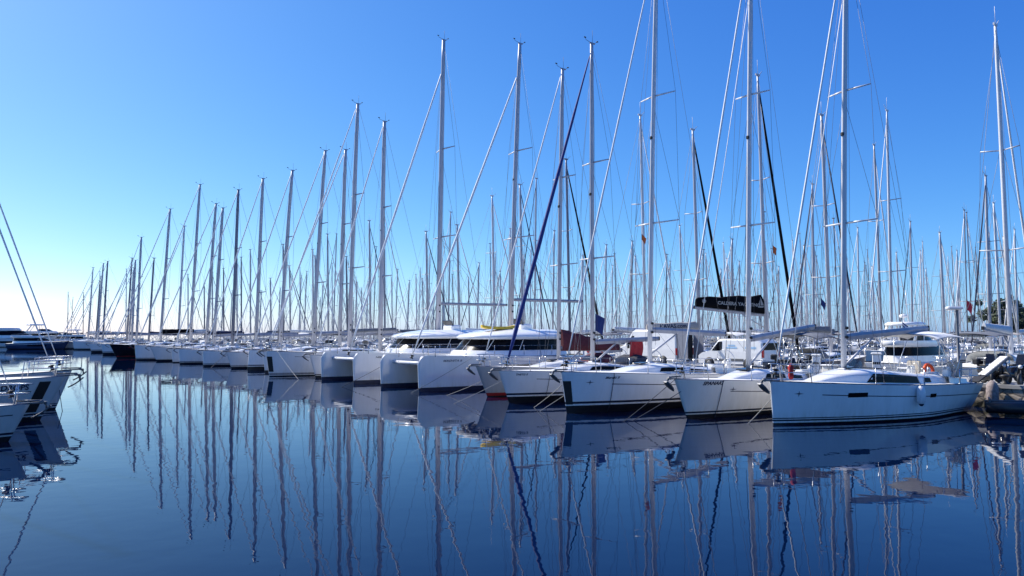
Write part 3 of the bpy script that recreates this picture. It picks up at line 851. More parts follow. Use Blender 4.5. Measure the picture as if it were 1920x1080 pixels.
boats[19] = monohull(193, 665, TH, (256, 640), (265, 445), 'white sloop with dark waterline, next left of the black hulled yacht', L=12, B=3.8, Fb=1.6, Fs=1.2, rake=.3, bands='deep', short='the dark waterline sloop', lod=2, gr=.034, hood='canvaswhite')
boats[20] = monohull(171, 661, TH, (247, 640), (254, 488), 'small white sloop with dark boot stripe, second left of the black hulled yacht', L=11, B=3.5, Fb=1.5, Fs=1.2, rake=.3, bands='deep', short='the small sloop', lod=2, gr=.034, hood='canvasdark')
boats[21] = monohull(139, 656, TH, (193, 635), (202, 490), 'long white sloop with grey spars near the far end of the quay row', L=13, B=4, Fb=1.7, Fs=1.3, rake=.3, bands='mid', short='the long far sloop', mastm='alugrey', lod=2, gr=.034, hood='canvasgrey')
boats[22] = monohull(111, 654.5, TH, (183, 632), (194, 494), 'blue-grey hulled sloop, last of the quay row at its far left end', L=12, B=3.8, Fb=1.6, Fs=1.25, rake=.3, bands='mid', hullm='gelgrey', short='the last sloop of the row', lod=2, gr=.034, hood='canvaswhite')

# ------------------------------------------------------------------ left foreground yachts (bows pointing right)
TL = D(180 + 26)
GL = 'yachts on the left with bows pointing right'


def leftboat(px, py, label, **k):
    P = ground(px, py)
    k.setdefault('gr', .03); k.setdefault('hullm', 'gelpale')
    return monohull(px, py, TL, None, None, label, P=P, group=GL, s_mast=k.pop('s', 5.0), Hm=k.pop('H', 17.), **k)


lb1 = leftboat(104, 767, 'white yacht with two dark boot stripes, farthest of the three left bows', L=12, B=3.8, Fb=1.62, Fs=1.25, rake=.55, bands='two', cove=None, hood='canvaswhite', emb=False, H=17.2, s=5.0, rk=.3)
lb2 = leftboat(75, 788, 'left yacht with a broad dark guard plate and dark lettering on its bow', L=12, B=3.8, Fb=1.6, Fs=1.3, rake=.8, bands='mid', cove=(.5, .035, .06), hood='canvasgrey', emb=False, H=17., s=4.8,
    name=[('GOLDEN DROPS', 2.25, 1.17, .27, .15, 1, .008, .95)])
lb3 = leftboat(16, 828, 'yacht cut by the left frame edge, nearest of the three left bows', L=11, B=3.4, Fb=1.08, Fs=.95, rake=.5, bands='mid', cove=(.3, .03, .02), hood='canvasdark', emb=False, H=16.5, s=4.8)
g = MB()
lb2[1].strip(g, .3, 1.5, .0, .001, 2, 1, .01)
hb = lb2[1]; vs = []
for i in range(7):
    t = i / 6; z = .32 + 1.12 * t; vs += [hb.Px(hb.xb(z) + .28 + .1 * t, z, 1, .014), hb.Px(hb.xb(z) + .62 + .1 * t, z, 1, .014)]
g = MB(); g.add(vs, [(2 * i, 2 * i + 1, 2 * i + 3, 2 * i + 2) for i in range(6)]); g.obj('bow_guard', 'rubber', lb2[0])

# ------------------------------------------------------------------ second and farther rows of sailing yachts
def proto(v):
    L = (11.5, 12.5, 13.5, 11)[v]; root = thing('sailing_yacht', 'proto', 'sailboat')
    B = L * .31; h = Hull(L, B, 1.5, 1.2, (.3, .5, .15, .6)[v], .3, .86)
    h.mesh(BANDS[('mid', 'navy', 'deep', 'mid')[v]], None, nu=12).obj('hull', [('gel', 'gel', 'gel2', 'gelnavy')[v], 'stripe', 'antinavy'], root)
    h.deck(10).obj('deck', 'deck', root)
    sec = roof_fn(h, L * .22, L * .66, .48); mb = MB()
    rings = [roof_pts(sec, L * .22 + L * .44 * i / 8) for i in range(9)]; mb.loft(rings, 0, closed=False); mb.poly(rings[-1]); ro = mb.obj('coachroof', 'gel', root)
    for sd in (-1, 1):
        wm = MB(); vs = []
        for i in range(5):
            x = L * (.36 + .24 * i / 4)
            for q in (.3, .75):
                w, hh, F = sec(x); y = (w - w * .05 * q / .62 + .008) * sd; vs.append((x, y, F + hh * q))
        wm.add(vs, [(2 * i, 2 * i + 2, 2 * i + 3, 2 * i + 1) for i in range(4)]); wm.obj('cabin_window', 'glass', ro)
    s = L * .42; Lm = 15.
    mb = MB(); k = 1.5
    def at(t): return Vector((s + .45 * t, 0, Lm * t))
    mb.tube([at(t) for t in (0, .5, .93, 1)], [.11 * q for q in (1, 1, .85, .7)], 8, flat=.75)
    mb.box(at(1) + Vector((.05, 0, .06)), (.55, .1, .1), 0); mb.tube([at(1), at(1) + Vector((-.6, 0, .35))], .02, 4); mb.tube([at(1), at(1) + Vector((.05, 0, .9))], .014, 4)
    mo = mb.obj('mast', ('alu', 'alugrey', 'aluwhite', 'alu')[v], root, (0, 0, 1.6))
    tips = []
    for t, ln in ((.32, B * .34), (.62, B * .27)):
        s2 = MB(); tp = []
        for sd in (-1, 1):
            e = at(t) + Vector((.28 * ln, sd * ln, .05)); s2.tube([at(t), e], .03, 5); tp.append(e)
        s2.obj('spreader', 'alu', mo); tips.append(tp)
    r = MB(); w = .0125
    for sd in (0, 1):
        cp = Vector((s + .25, (B / 2 - .12) * (-1, 1)[sd], -.25)); r.tube([cp, tips[0][sd], tips[1][sd], at(.97)], w, 4); r.tube([cp, at(.35)], w, 4)
        r.tube([tips[0][sd], at(.64)], w, 4)
        r.tube([(L - 1.6, 0, 2.4), (L - .4, (-1, 1)[sd] * B * .35, -.3)], w, 4)
    r.tube([at(1), (L - 1.6, 0, 2.4)], w, 4); r.tube([at(.97) + Vector((-.2, 0, 0)), (s - .5, .3, -.1)], w * .8, 4)
    r.obj('standing_rigging', 'wire', root, (0, 0, 1.6))
    gm = MB(); fo = Vector((.1, 0, 0)); a, b = fo + (at(.97) - fo) * .03, fo + (at(.97) - fo) * .97
    gm.tube([fo, a], .015, 4); gm.tube([a, a.lerp(b, .3), a.lerp(b, .7), b], [.05, .075, .065, .04], 6); gm.tube([b, at(.97)], .015, 4)
    gm.obj('furled_genoa', ('sail', 'sail', 'sail', 'sailnavy')[v], root, (0, 0, 1.6))
    boom_part(root, None, s, 2.95 + .1 * v, 4.4, (.2, -.15, .35, .1)[v], cover=(None, ('sailnavy', .4, .4), ('canvaswhite', .45, .4), ('canvasgrey', .4, .3))[v], vang=True)
    canopy(root, L - 3.1, L - .8, B * .36, 2.95, .35, ('canvaswhite', 'canvasdark', 'canvasgrey', 'beige')[v], k=1.6)
    sprayhood(root, sec, L * .66 + .1, ('canvasgrey', 'canvasdark', 'canvaswhite', 'canvasgrey')[v], h)
    rails(h, root, 1.8, single=False)
    pulpit_mb(h, 1.6).obj('pulpit', 'steel', root); pushpit(h, root, 1.6)
    st = MB()   # stern arch or helm gear
    xs = L - .6
    if v in (1, 2):
        st.tube([(xs, -B * .36, 1.2), (xs - .15, -B * .34, 3.0), (xs - .15, B * .34, 3.0), (xs, B * .36, 1.2)], .035, 6)
        st.box((xs - .15, 0, 3.08), (.7, B * .5, .05), 1, None, .01); st.obj('stern_arch', ['steel', 'glass2'], root)
    else:
        st.torus((L - 1.6, 0, 1.85), .5, .025, Matrix.Rotation(radians(80), 3, 'Y'), 20, 5); st.box((L - 1.45, 0, 1.5), (.25, .3, .7), 1, None, .04); st.obj('steering_wheel', ['steel', 'gel'], root)
    return root, s


PROTOS = [proto(v) for v in range(4)]
used = [False] * 4
Lm_of = [p[1] for p in PROTOS]


STOUT = {}


def stout_mast(v, me):
    if v not in STOUT:
        m2 = me.copy(); s_ = PROTOS[v][1]
        for q in m2.vertices:
            if q.co.z < 15.0: a_ = s_ + .45 * q.co.z / 15; q.co.x = a_ + (q.co.x - a_) * 1.5; q.co.y *= 1.6
        STOUT[v] = m2
    return STOUT[v]


def back_boat(v, loc, rz, H, label, group):
    root, s = PROTOS[v]
    if not used[v]:
        used[v] = True; o = root; o.location = loc; o.rotation_euler = (0, 0, rz); o['label'] = label; o['group'] = group
    else: o = dup(root, loc, rz, label, group)
    for c in o.children:
        if c.name.split('.')[0] in ('mast', 'standing_rigging', 'furled_genoa'): c.scale = (1, 1, (H - 1.6) / 15.0)
    return o


ROW = Vector((-.62, .785)).normalized(); OUT = Vector((.785, .62)).normalized(); B0 = Vector((9.1, 25.8))
# top pixel (x,y), base pixel x
MASTS = [(1190, 219, 1211), (1305, 246, 1311), (1398, 145, 1437), (1537, 219, 1557), (1527, 345, 1526), (1657, 207, 1672), (1649, 274, 1653), (1863, 52, 1895), (1852, 329, 1856), (1710, 415, 1711),
         (1768, 437, 1772), (1806, 394, 1814), (1821, 400, 1823), (1874, 382, 1876), (1570, 411, 1572), (1610, 427, 1611), (1431, 397, 1433), (1686, 474, 1688), (1727, 470, 1729), (1064, 301, 1069),
         (979, 348, 981), (999, 335, 1002), (926, 369, 928), (800, 435, 803), (837, 398, 840), (863, 423, 862), (1035, 433, 1036), (952, 429, 953), (921, 458, 922), (895, 493, 894),
         (1135, 459, 1134), (1156, 477, 1157), (1182, 452, 1183), (1195, 481, 1196), (1248, 477, 1248), (1280, 424, 1281), (1015, 512, 1016), (1147, 498, 1147), (1317, 468, 1317), (1501, 495, 1502), (1536, 481, 1537), (985, 479, 985),
         (693, 415, 695), (706, 463, 700), (722, 391, 722), (746, 505, 741), (650, 482, 652), (762, 526, 763), (781, 515, 782), (686, 528, 686), (615, 440, 616), (621, 439, 625), (587, 469, 588), (577, 509, 570), (566, 517, 560),
         (547, 499, 545), (544, 370, 531), (532, 459, 532), (512, 522, 509), (497, 428, 490), (468, 469, 470), (453, 483, 453), (445, 487, 445), (419, 504, 420), (399, 512, 399), (383, 533, 384), (415, 538, 415), (393, 405, 369), (349, 424, 334), (333, 422, 321),
         (347, 515, 353), (309, 480, 303), (306, 472, 292), (294, 484, 279), (284, 490, 271), (246, 502, 242), (244, 484, 238), (237, 505, 236), (190, 510, 186), (184, 527, 180), (181, 502, 166), (169, 530, 165), (154, 549, 156), (1741, 505, 1742), (1640, 500, 1641), (1220, 520, 1220), (1350, 505, 1351), (1385, 490, 1386), (1459, 500, 1460), (1592, 470, 1593), (1622, 492, 1623), (1906, 430, 1908), (1797, 470, 1798), (1836, 465, 1837),
         (640, 525, 641), (668, 520, 669), (735, 520, 736), (815, 520, 816), (850, 515, 851), (880, 520, 881), (940, 510, 941), (1100, 500, 1101), (1120, 520, 1121), (1088, 480, 1089), (600, 530, 601), (520, 540, 521), (485, 545, 486), (430, 545, 431)]
MASTS += [(128, 548, 127), (133, 558, 133)]
NLISTED = len(MASTS)
rng = random.Random(11)
for i in range(62): x = rng.uniform(540, 1918); MASTS.append((x - rng.uniform(-2, 3), rng.uniform(455, 562) - (x > 1000) * 18, x))
ROWS = [(23.8, 0), (50, 1), (60, 0), (86, 1), (97, 0), (124, 1), (136, 0), (165, 1), (178, 0), (210, 1), (225, 0), (252, 1), (268, 0)]     # stern line offset from the bow line, and which way the bows point
occ = {i: [] for i in range(len(ROWS))}
placed = []
stout = set()
front_t = [(Vector((b_[3].x, b_[3].y)) - B0).dot(ROW) for b_ in boats.values()] + [(Vector((c_[1].x, c_[1].y)) - B0).dot(ROW) + d_ for c_ in (catA, catB) for d_ in (-2.4, 0, 2.4)]
SPECIAL = {1311: 'kavas', 1437: 'caldera'}
for ti, (tx, ty, bx) in enumerate(MASTS):
    r = ray(bx, 625); q = r.x / r.y; rt = ray(tx, ty); done = False
    if bx < 460 and ti < NLISTED and tx - bx > 2:      # other boats of the quay row, where there is room between those already built
        v = ti % 3; L = (11.5, 12.5, 13.5)[v]; sm_ = L * .42; C = B0 + OUT * (sm_ + .6); t = (C.x - q * C.y) / (-(ROW.x) + q * ROW.y); Pm = C + ROW * t; H = CAMH + Pm.y * rt.z / rt.y
        if 12 < H < 26 and all(abs(t - o) > 3.5 for o in front_t):
            front_t.append(t); placed.append((bx, tx, ty, -1, 1, v, Pm, H, L, sm_)); stout.add((bx, tx)); continue
    for ri, (off, face) in enumerate(ROWS):
        if bx < 640 and tx - bx > 4 and face == 0: continue
        v = rng.randrange(4) if bx not in SPECIAL else 0
        if bx == 1672 or bx == 1895: v = 2
        L = (11.5, 12.5, 13.5, 11)[v]; sm_ = L * .42
        mo = off + (L - sm_ if face == 0 else sm_)       # mast line offset
        C = B0 + OUT * mo; t = (C.x - q * C.y) / (-(ROW.x) + q * ROW.y)
        if t < -25: continue
        Pm = C + ROW * t; H = CAMH + Pm.y * rt.z / rt.y
        if H < 13.8: 
            continue
        if H > 29: break
        if any(abs(t - o) < 3.9 for o in occ[ri]): continue
        occ[ri].append(t); placed.append((bx, tx, ty, ri, face, v, Pm, H, L, sm_)); done = True
        if ti < NLISTED and (ri == 0 or bx < 640): stout.add((bx, tx))
        break
print('quay row extras', sum(p[3] < 0 for p in placed), 'back boats', len(placed), 'of', len(MASTS))

fm = sorted([(a, b) for a, b in front_masts if a > 0])
rank = {}
for p in sorted(placed, key=lambda p: p[0]):
    if p[3] <= 0:
        ref = max([f for f in fm if f[0] < p[0]] or [fm[0]], key=lambda f: f[0]); rank.setdefault(ref, []).append(p[0])
ORD = ['first', 'second', 'third', 'fourth', 'fifth', 'sixth', 'seventh', 'eighth', 'ninth']
special_obj = {}
dark_sails = []
TALL = [D(218.2), D(38.2)]
for (bx, tx, ty, ri, face, v, Pm, H, L, sm_) in placed:
    rz = atan2(OUT.y, OUT.x) + (pi if face == 0 else 0)     # local +x is aft
    ax = Vector((cos(rz), sin(rz))); O = Pm - ax * sm_
    if ri <= 0:
        ref = [f for f in rank if bx in rank[f]][0]; i = rank[ref].index(bx)
        wood = ('silver', 'grey', 'white', 'silver')[v]; hl = ('white', 'white', 'cream', 'navy')[v]
        lab = f'yacht across the quay, {wood} mast, {ORD[min(i, 8)]} right of {ref[1]}'
        if ri < 0: lab = f'yacht in the quay row, {wood} mast, {ORD[min(i, 8)]} right of {ref[1]}'
        if bx == 1311: lab = 'yacht across the quay with a beige sail cover lettered KAVAS.com on its boom'
        if bx == 1437: lab = 'tall yacht across the quay with a big black sail bag lettered CALDERA YACHTING'
        grp = 'yachts berthed across the quay' if ri == 0 else 'sailing yachts moored along the quay'
    elif ri <= 2:
        lab = 'white yacht behind the quay, only its slim mast and rigging clear of nearer boats'; grp = 'yachts in the middle rows'
    else:
        lab = 'distant yacht in the far rows, a thin bare mast low over the crowd'; grp = 'yachts in the far rows'
    o = back_boat(v, (O.x, O.y, 0), rz, H, lab, grp)
    if (bx, tx) in stout:
        for c in o.children:
            if c.name.split('.')[0] == 'mast': c.data = stout_mast(v, c.data)
    if bx in (1437, 1311, 1069): dark_sails.append((o, v))
    if bx in SPECIAL: special_obj[SPECIAL[bx]] = (o, Pm, rz, sm_, L)


for o, v in dark_sails:
    for c in list(o.children):
        if c.name.startswith('furled_genoa'):
            zs = c.scale.z; sL = Lm_of[v]; fo, hd = Vector((.1, 0, 0)), Vector((sL + .44, 0, 14.55 * zs)); g = MB()
            g.tube([fo + (hd - fo) * q for q in (0, .03, .2, .4, .6, .8, .97, 1)], [.03, .12, .14, .12, .11, .09, .06, .02], 8)
            me_ = g.obj('furled_genoa', 'sailblack'); c.data = me_.data; bpy.data.objects.remove(me_); c.scale = (1, 1, 1)

# special sail bags on the two lettered yachts
def sailbag(key, mat_, z, Lb, h0, h1, body, size, tm, zt, xt, rise=-.1, swing=0.):
    o, Pm, rz, s, L = special_obj[key]
    for c in list(o.children):
        if c.name.startswith('boom'):
            for cc in list(c.children): bpy.data.objects.remove(cc)
            bpy.data.objects.remove(c)
    bo, p0, p1 = boom_part(o, None, s, z, Lb, rise, r=.13)
    bo.rotation_euler = (0, 0, swing); bo.location = (s - s * cos(swing), -s * sin(swing), 0)
    mb = MB(); rings = []
    for i in range(9):
        t = (0, .03, .2, .36, .5, .64, .8, .97, 1)[i]; p = p0.lerp(p1, .02 + .96 * t); hh = h0 + (h1 - h0) * t
        w = .24 - .08 * t; hh *= 1 + .06 * sin(i * 2.3) - (.2 if i in (0, 8) else 0)
        rings.append([p + Vector((0, y * w, .1 + q * hh)) for y, q in ((-1, 0), (-1, .3), (-.75, .85), (-.2, 1), (.2, 1), (.75, .85), (1, .3), (1, 0))])
    mb.loft(rings, 0, caps=True); sb = mb.obj('sail_bag', mat_, bo)
    vs, fs = text2d(body, size, 0, .012); wd = max(v.x for v in vs)
    out = []
    # seen from the camera the aft end is on the left, so the lettering runs from aft to mast on the visible side
    for v in vs:
        x = p1.x - xt - v.x; t = (p1.x - x) / (p1.x - p0.x); hh = h1 + (h0 - h1) * t; zz = p1.z + (p0.z - p1.z) * t + .1 + hh * zt + v.y
        qq = (zz - (p1.z + .1)) / hh
        out.append((x, (.16 + .08 * t) * 1.03 + .012 if qq < .35 else (.16 + .08 * t) * (1.03 - .46 * (qq - .35)) + .02, zz))
    t_ = MB(); t_.add(out, fs, 0, False); t_.obj('sail_bag_lettering', tm, sb)
    return bo, p0, p1


sailbag('kavas', 'beige', 3.42, 5.0, .72, .6, 'KAVAS.com', .5, 'text', .3, 1.3, swing=D(-25))
cb, c0, c1 = sailbag('caldera', 'sailblack', 4.68, 6.0, 1.5, .72, 'CALDERA YACHTING', .37, 'textpale', .36, 1.9, .6, D(-30))
# ensign-like pale marks on the black bag: small boat at the mast end, a round crest at the outer end
em = MB()
for (x, z, s_) in ((c0.x + .45, 5.4, .3),):
    y = .27
    em.poly([(x + .3, y, z), (x - .3, y, z), (x - .2, y, z - .12), (x + .2, y, z - .12)]); em.poly([(x, y, z + .06), (x + .03, y, z + .75), (x - .26, y, z + .06)]); em.poly([(x + .06, y, z + .06), (x + .2, y, z + .06), (x + .06, y, z + .55)])
em.lathe([(.0, 0), (.17, .0), (.17, .02), (0, .02)], (c1.x - .75, .21, 5.78), 10, 0, Matrix.Rotation(-pi / 2, 3, 'X'))
em.obj('sail_bag_emblem', 'textpale', cb)

# ------------------------------------------------------------------ motor yachts
def motor_yacht(loc, rz, L, label, hm='gel', fly=True, sc=1.0, navy=False):
    root = thing('motor_yacht', label, 'motor yacht', loc, rz, 'motor yachts')
    h = Hull(L, L * .29, L * .145, L * .1, L * .09, .2, .92, .62)
    h.mesh([(.12, 2)], (.3, .06, .02), nu=16).obj('hull', [hm, 'gel' if navy else 'stripe', 'anti'], root); h.deck(12).obj('deck', 'deck', root)
    w = MB()
    for sd in (-1, 1): h.strip(w, L * .05, L * .075, .3, .62, 8, sd, .01)
    w.obj('hull_window', 'glass', root)
    F = L * .115; B = L * .29
    b = MB(); b.loft([superring(L * .52, L * .33, B * .40, F - .1, 24), superring(L * .53, L * .31, B * .39, F + L * .03, 24)], 0); so = b.obj('superstructure', 'gel', root)
    b = MB(); b.loft([superring(L * .53, L * .308, B * .388, F + L * .03, 24), superring(L * .57, L * .255, B * .34, F + L * .085, 24)], 0); b.obj('saloon_window', 'glass', so)
    b = MB(); b.loft([superring(L * .60, L * .25, B * .36, F + L * .082, 24), superring(L * .61, L * .27, B * .38, F + L * .095, 24), superring(L * .62, L * .25, B * .36, F + L * .12, 24)], 0, caps=True); b.obj('flybridge_deck', 'gel', so)
    if fly:
        b = MB(); zf = F + L * .12
        b.loft([superring(L * .52, L * .1, B * .28, zf, 20), superring(L * .55, L * .07, B * .25, zf + L * .035, 20)], 1)
        for sd in (-1, 1): b.tube([(L * .76, sd * B * .33, zf), (L * .70, sd * B * .30, zf + L * .095)], L * .009, 6, 0); b.tube([(L * .58, sd * B * .25, zf), (L * .6, sd * B * .28, zf + L * .09)], L * .004, 6, 0)
        b.loft([superring(L * .66, L * .13, B * .34, zf + L * .09, 20), superring(L * .66, L * .135, B * .35, zf + L * .1, 20), superring(L * .66, L * .11, B * .3, zf + L * .112, 20)], 0, caps=True)
        b.obj('flybridge_hardtop', ['gel', 'glass2'], so)
        b = MB(); zt = zf + L * .112
        b.lathe([(0, 0), (.28, .02), (.28, .2), (0, .26)], (L * .68, 0, zt + .3), 12); b.tube([(L * .68, 0, zt - .02), (L * .68, 0, zt + .32)], .06, 6); b.tube([(L * .7, .4, zt), (L * .72, .4, zt + 2.2)], .025, 5)
        b.obj('radar', 'gel', so)
    b = MB()
    for sd in (-1, 1):
        pts = [h.P(u, h.Fu(u), sd, -.05) + Vector((0, 0, .7)) for u in (.02, .1, .25, .45)]; b.tube(pts, .03, 5)
        for p in pts: b.tube([p, p - Vector((0, 0, .7))], .025, 4)
    b.obj('bow_rail', 'steel', root)
    return root


def place_my(px, Y, rz, L, label, **k):
    r = ray(px, 640); x = r.x / r.y * Y; return motor_yacht((x - cos(rz) * L / 2, Y - sin(rz) * L / 2, 0), rz, L, label, **k)


place_my(64, 150, D(186), 11.5, 'motor yacht with a dark navy hull lying across the far left water', hm='gelnavy', fly=False, navy=True)
place_my(12, 172, D(186), 19, 'white motor yacht with low flybridge behind the navy one, at the left frame edge', fly=False)
place_my(88, 190, D(200), 16, 'white flybridge motor yacht between the navy motor yacht and the sailboat row')
place_my(122, 185, D(20), 12, 'small white motor yacht with dark canopy at the far end of the row', fly=True)
C = B0 + OUT * 33; q_ = ray(1722, 600); qq = q_.x / q_.y; tt = (C.x - qq * C.y) / (-ROW.x + qq * ROW.y); Pq = C + ROW * tt
motor_yacht((Pq.x + OUT.x * 5.5, Pq.y + OUT.y * 5.5, 0), atan2(-OUT.y, -OUT.x), 11.5, 'white flybridge motor yacht across the quay with a radar over its hardtop')

# ------------------------------------------------------------------ water, quay, far land
w = MB(); R = 5000
w.poly([(-R, -60, 0), (R, -60, 0), (R, R, 0), (-R, R, 0)]); wo = w.obj('water', 'water'); wo['kind'] = 'structure'


def slab(name, o0, o1, t0, t1, z0, z1, top='concrete', side='stone', cap=.0):
    mb = MB(); c = [B0 + OUT * a + ROW * b for a, b in ((o0, t0), (o1, t0), (o1, t1), (o0, t1))]
    lo = [(p.x, p.y, z0) for p in c]; hi = [(p.x, p.y, z1) for p in c]
    mb.poly(hi, 0) if (c[1] - c[0]).cross(c[2] - c[1]) > 0 else mb.poly(hi[::-1], 0)
    for i in range(4):
        j = (i + 1) % 4; mb.poly([lo[i], lo[j], hi[j], hi[i]], 1)
    o = mb.obj(name, [top, side]); o['kind'] = 'structure'; return o


QZ = 1.0
slab('quay', 12.9, 22.9, -30, 185, -1.5, QZ - .14)
slab('quay_edge', 12.84, 13.4, -30, 185, QZ - .135, QZ + .02, 'concrete', 'concrete')
slab('pontoon', 45.6, 47.6, -20, 200, -.2, .45, 'concrete', 'concrete')
slab('pontoon', 73.4, 75.4, -20, 210, -.2, .45, 'concrete', 'concrete')
mb = MB(); mb.poly([(60, 118, .9), (300, 118, .9), (300, 400, .9), (60, 400, .9)]); mb.poly([(60, 118, -1), (300, 118, -1), (300, 118, .9), (60, 118, .9)]); o = mb.obj('shore_ground', 'concrete'); o['kind'] = 'structure'


def quay_pt(px, off, z=QZ, py=640):
    r = ray(px, py); q = r.x / r.y; C = B0 + OUT * off; t = (C.x - q * C.y) / (-ROW.x + q * ROW.y); P = C + ROW * t
    return Vector((P.x, P.y, z))


QD = QZ - .14
# ------------------------------------------------------------------ vehicles on the quay
def van(loc, rz, label, prof, glassx, L, Wd, wheels, openrear=False, decal=False, cat='van', name='parked_van', sidewin=False):
    root = thing(name, label, cat, loc, rz, 'vehicles parked on the quay')
    mb = MB(); hw = Wd / 2
    secs = []
    for y, ins in ((-hw, .10), (-hw + .05, .03), (-hw + .14, 0), (hw - .14, 0), (hw - .05, .03), (hw, .10)):
        cx = L / 2; cz = 1.0
        secs.append([Vector((x + (ins if x < cx else -ins) * .6, y * (1 if z < 1.1 else 1 - .1 * (z - 1.1) / 1.5), z - (ins * .8 if z > 1.2 else 0))) for x, z in prof])
    mb.loft(secs, 0, caps=True, sm=False)
    body = mb.obj('body', 'carwhite', root)
    for sd in (-1, 1):
        for gp in glassx:
            g = MB(); pts = [(x, sd * (hw * (1 if z < 1.1 else 1 - .1 * (z - 1.1) / 1.5) + .012), z) for x, z in gp]; g.poly(pts if sd < 0 else pts[::-1]); g.obj('side_window', 'glass', root)
        for xw in wheels:
            t = MB(); t.lathe([(.2, -.1), (.31, -.1), (.335, -.06), (.335, .06), (.31, .1), (.2, .1)], (0, 0, 0), 20, 0, Matrix.Rotation(pi / 2, 3, 'X'))
            to = t.obj('wheel', 'rubber', root, (xw, sd * (hw - .04), .335))
            r = MB(); r.lathe([(0, -.115), (.12, -.11), (.2, -.1), (.2, .1), (.12, .11), (0, .115)], (0, 0, 0), 16, 0, Matrix.Rotation(pi / 2, 3, 'X')); r.obj('rim', 'galv', to)
            a = MB(); a.lathe([(.0, 0), (.4, 0), (.4, .004), (.0, .004)], (xw, sd * (hw + .002), .36), 20, 0, Matrix.Rotation(-sd * -pi / 2, 3, 'X')); a.obj('wheel_arch', 'vandark', root)
        l = MB(); l.box((L - .03, sd * (hw - .12), 1.05), (.14, .2, .5), 0, None, .03); l.obj('tail_light', 'lampred', root)
        l = MB(); l.box((.12, sd * (hw - .28), .85), (.2, .35, .2), 0, None, .04); l.obj('headlight', 'lampclear', root)
        mi = MB(); mi.box((1.55 if L > 4.7 else 1.5, sd * (hw + .14), 1.35), (.12, .2, .25), 0, None, .03); mi.obj('wing_mirror', 'rubber', root)
        tr = MB(); tr.box((L / 2, sd * (hw + .008), .62), (L * .45, .03, .16), 0, None, .01); tr.obj('side_trim', 'plastic', root)
    bp = MB(); bp.box((-.02, 0, .45), (.2, Wd * .96, .28), 0, None, .05); bp.obj('front_bumper', 'plastic', root)
    bp = MB(); bp.box((L + .02, 0, .45), (.14, Wd * .96, .22), 0, None, .05); bp.obj('rear_bumper', 'plastic', root)
    return root, hw


QDV = QD
p = quay_pt(1224, 19.2, QD)
rzv = atan2(-ROW.y, -ROW.x)       # local +x runs to the rear, which faces right
prof1 = [(0, .35), (L1 := 5.9, .35), (5.9, 1.2), (5.82, 2.35), (5.55, 2.58), (2.0, 2.6), (1.75, 2.5), (1.05, 1.5), (.25, 1.2), (0, .95)]
v1, hw = van((p.x + ROW.x * 2.95, p.y + ROW.y * 2.95, QD), rzv, 'tall white panel van on the quay with its rear doors open', prof1, [[(1.2, 1.5), (1.95, 1.5), (1.95, 2.15), (1.75, 2.15)]], 5.9, 2.0, (1.0, 4.75))
g = MB(); g.box((5.93, 0, 1.45), (.06, 1.66, 1.75), 0); g.obj('cargo_opening', 'vandark', v1)
g = MB(); g.box((6.42, -.88, 1.45), (.9, .05, 1.8), 0, None, .02); g.box((6.42, .88, 1.45), (.9, .05, 1.8), 0, None, .02); g.obj('rear_door', 'vangrey', v1)
g = MB(); g.poly([(1.0, -.72, 1.56), (1.0, .72, 1.56), (1.7, .66, 2.42), (1.7, -.66, 2.42)][::-1]); 
for i, (x, y, z) in enumerate(list(g.v)): g.v[i] = (x - .04, y, z + .03)
g.obj('windscreen', 'glass', v1)
p = quay_pt(1383, 19.0, QD)
prof2 = [(0, .35), (4.95, .35), (4.95, 1.1), (4.88, 1.75), (4.65, 1.96), (1.9, 1.98), (1.6, 1.9), (1.0, 1.2), (.3, 1.05), (0, .85)]
v2, hw2 = van((p.x + ROW.x * 2.5, p.y + ROW.y * 2.5, QD), rzv, 'white transporter van on the quay with pale blue stickers on its side', prof2, [[(1.15, 1.2), (1.95, 1.2), (1.95, 1.8), (1.68, 1.8)]], 4.95, 1.95, (.95, 3.95))
for sd in (-1, 1):
    for (xa, xb, za, zb) in ((2.25, 3.1, 1.36, 1.46), (2.4, 2.95, 1.52, 1.6), (3.7, 4.5, 1.36, 1.48)):
        g = MB(); pts = [(x, sd * (hw2 * (1 - .1 * (z - 1.1) / 1.5) + .014), z) for x, z in ((xa, za), (xb, za), (xb, zb), (xa, zb))]; g.poly(pts if sd < 0 else pts[::-1]); g.obj('side_sticker', 'decal', v2)
g = MB(); g.box((4.935, 0, 1.5), (.04, 1.5, .45), 0, None, .01); g.obj('rear_window', 'glass', v2)
g = MB(); g.poly([(.97, -.75, 1.24), (.97, .75, 1.24), (1.57, .68, 1.86), (1.57, -.68, 1.86)][::-1])
for i, (x, y, z) in enumerate(list(g.v)): g.v[i] = (x - .03, y, z + .03)
g.obj('windscreen', 'glass', v2)
p = quay_pt(1082, 18.6, QD)
prof3 = [(0, .3), (4.1, .3), (4.1, .85), (3.95, 1.0), (3.4, 1.45), (1.9, 1.48), (1.2, 1.0), (.2, .85), (0, .7)]
v3, hw3 = van((p.x + ROW.x * 2, p.y + ROW.y * 2, QD), rzv, 'white hatchback car on the quay beyond the maroon sail cover', prof3, [[(1.45, 1.0), (2.5, 1.0), (2.5, 1.38), (1.95, 1.38)], [(2.6, 1.0), (3.55, 1.0), (3.3, 1.36), (2.6, 1.38)]], 4.1, 1.75, (.8, 3.35), cat='car', name='parked_car')
g = MB(); g.poly([(1.2, -.66, 1.02), (1.2, .66, 1.02), (1.86, .6, 1.44), (1.86, -.6, 1.44)][::-1])
for i, (x, y, z) in enumerate(list(g.v)): g.v[i] = (x - .03, y, z + .03)
g.obj('windscreen', 'glass', v3)


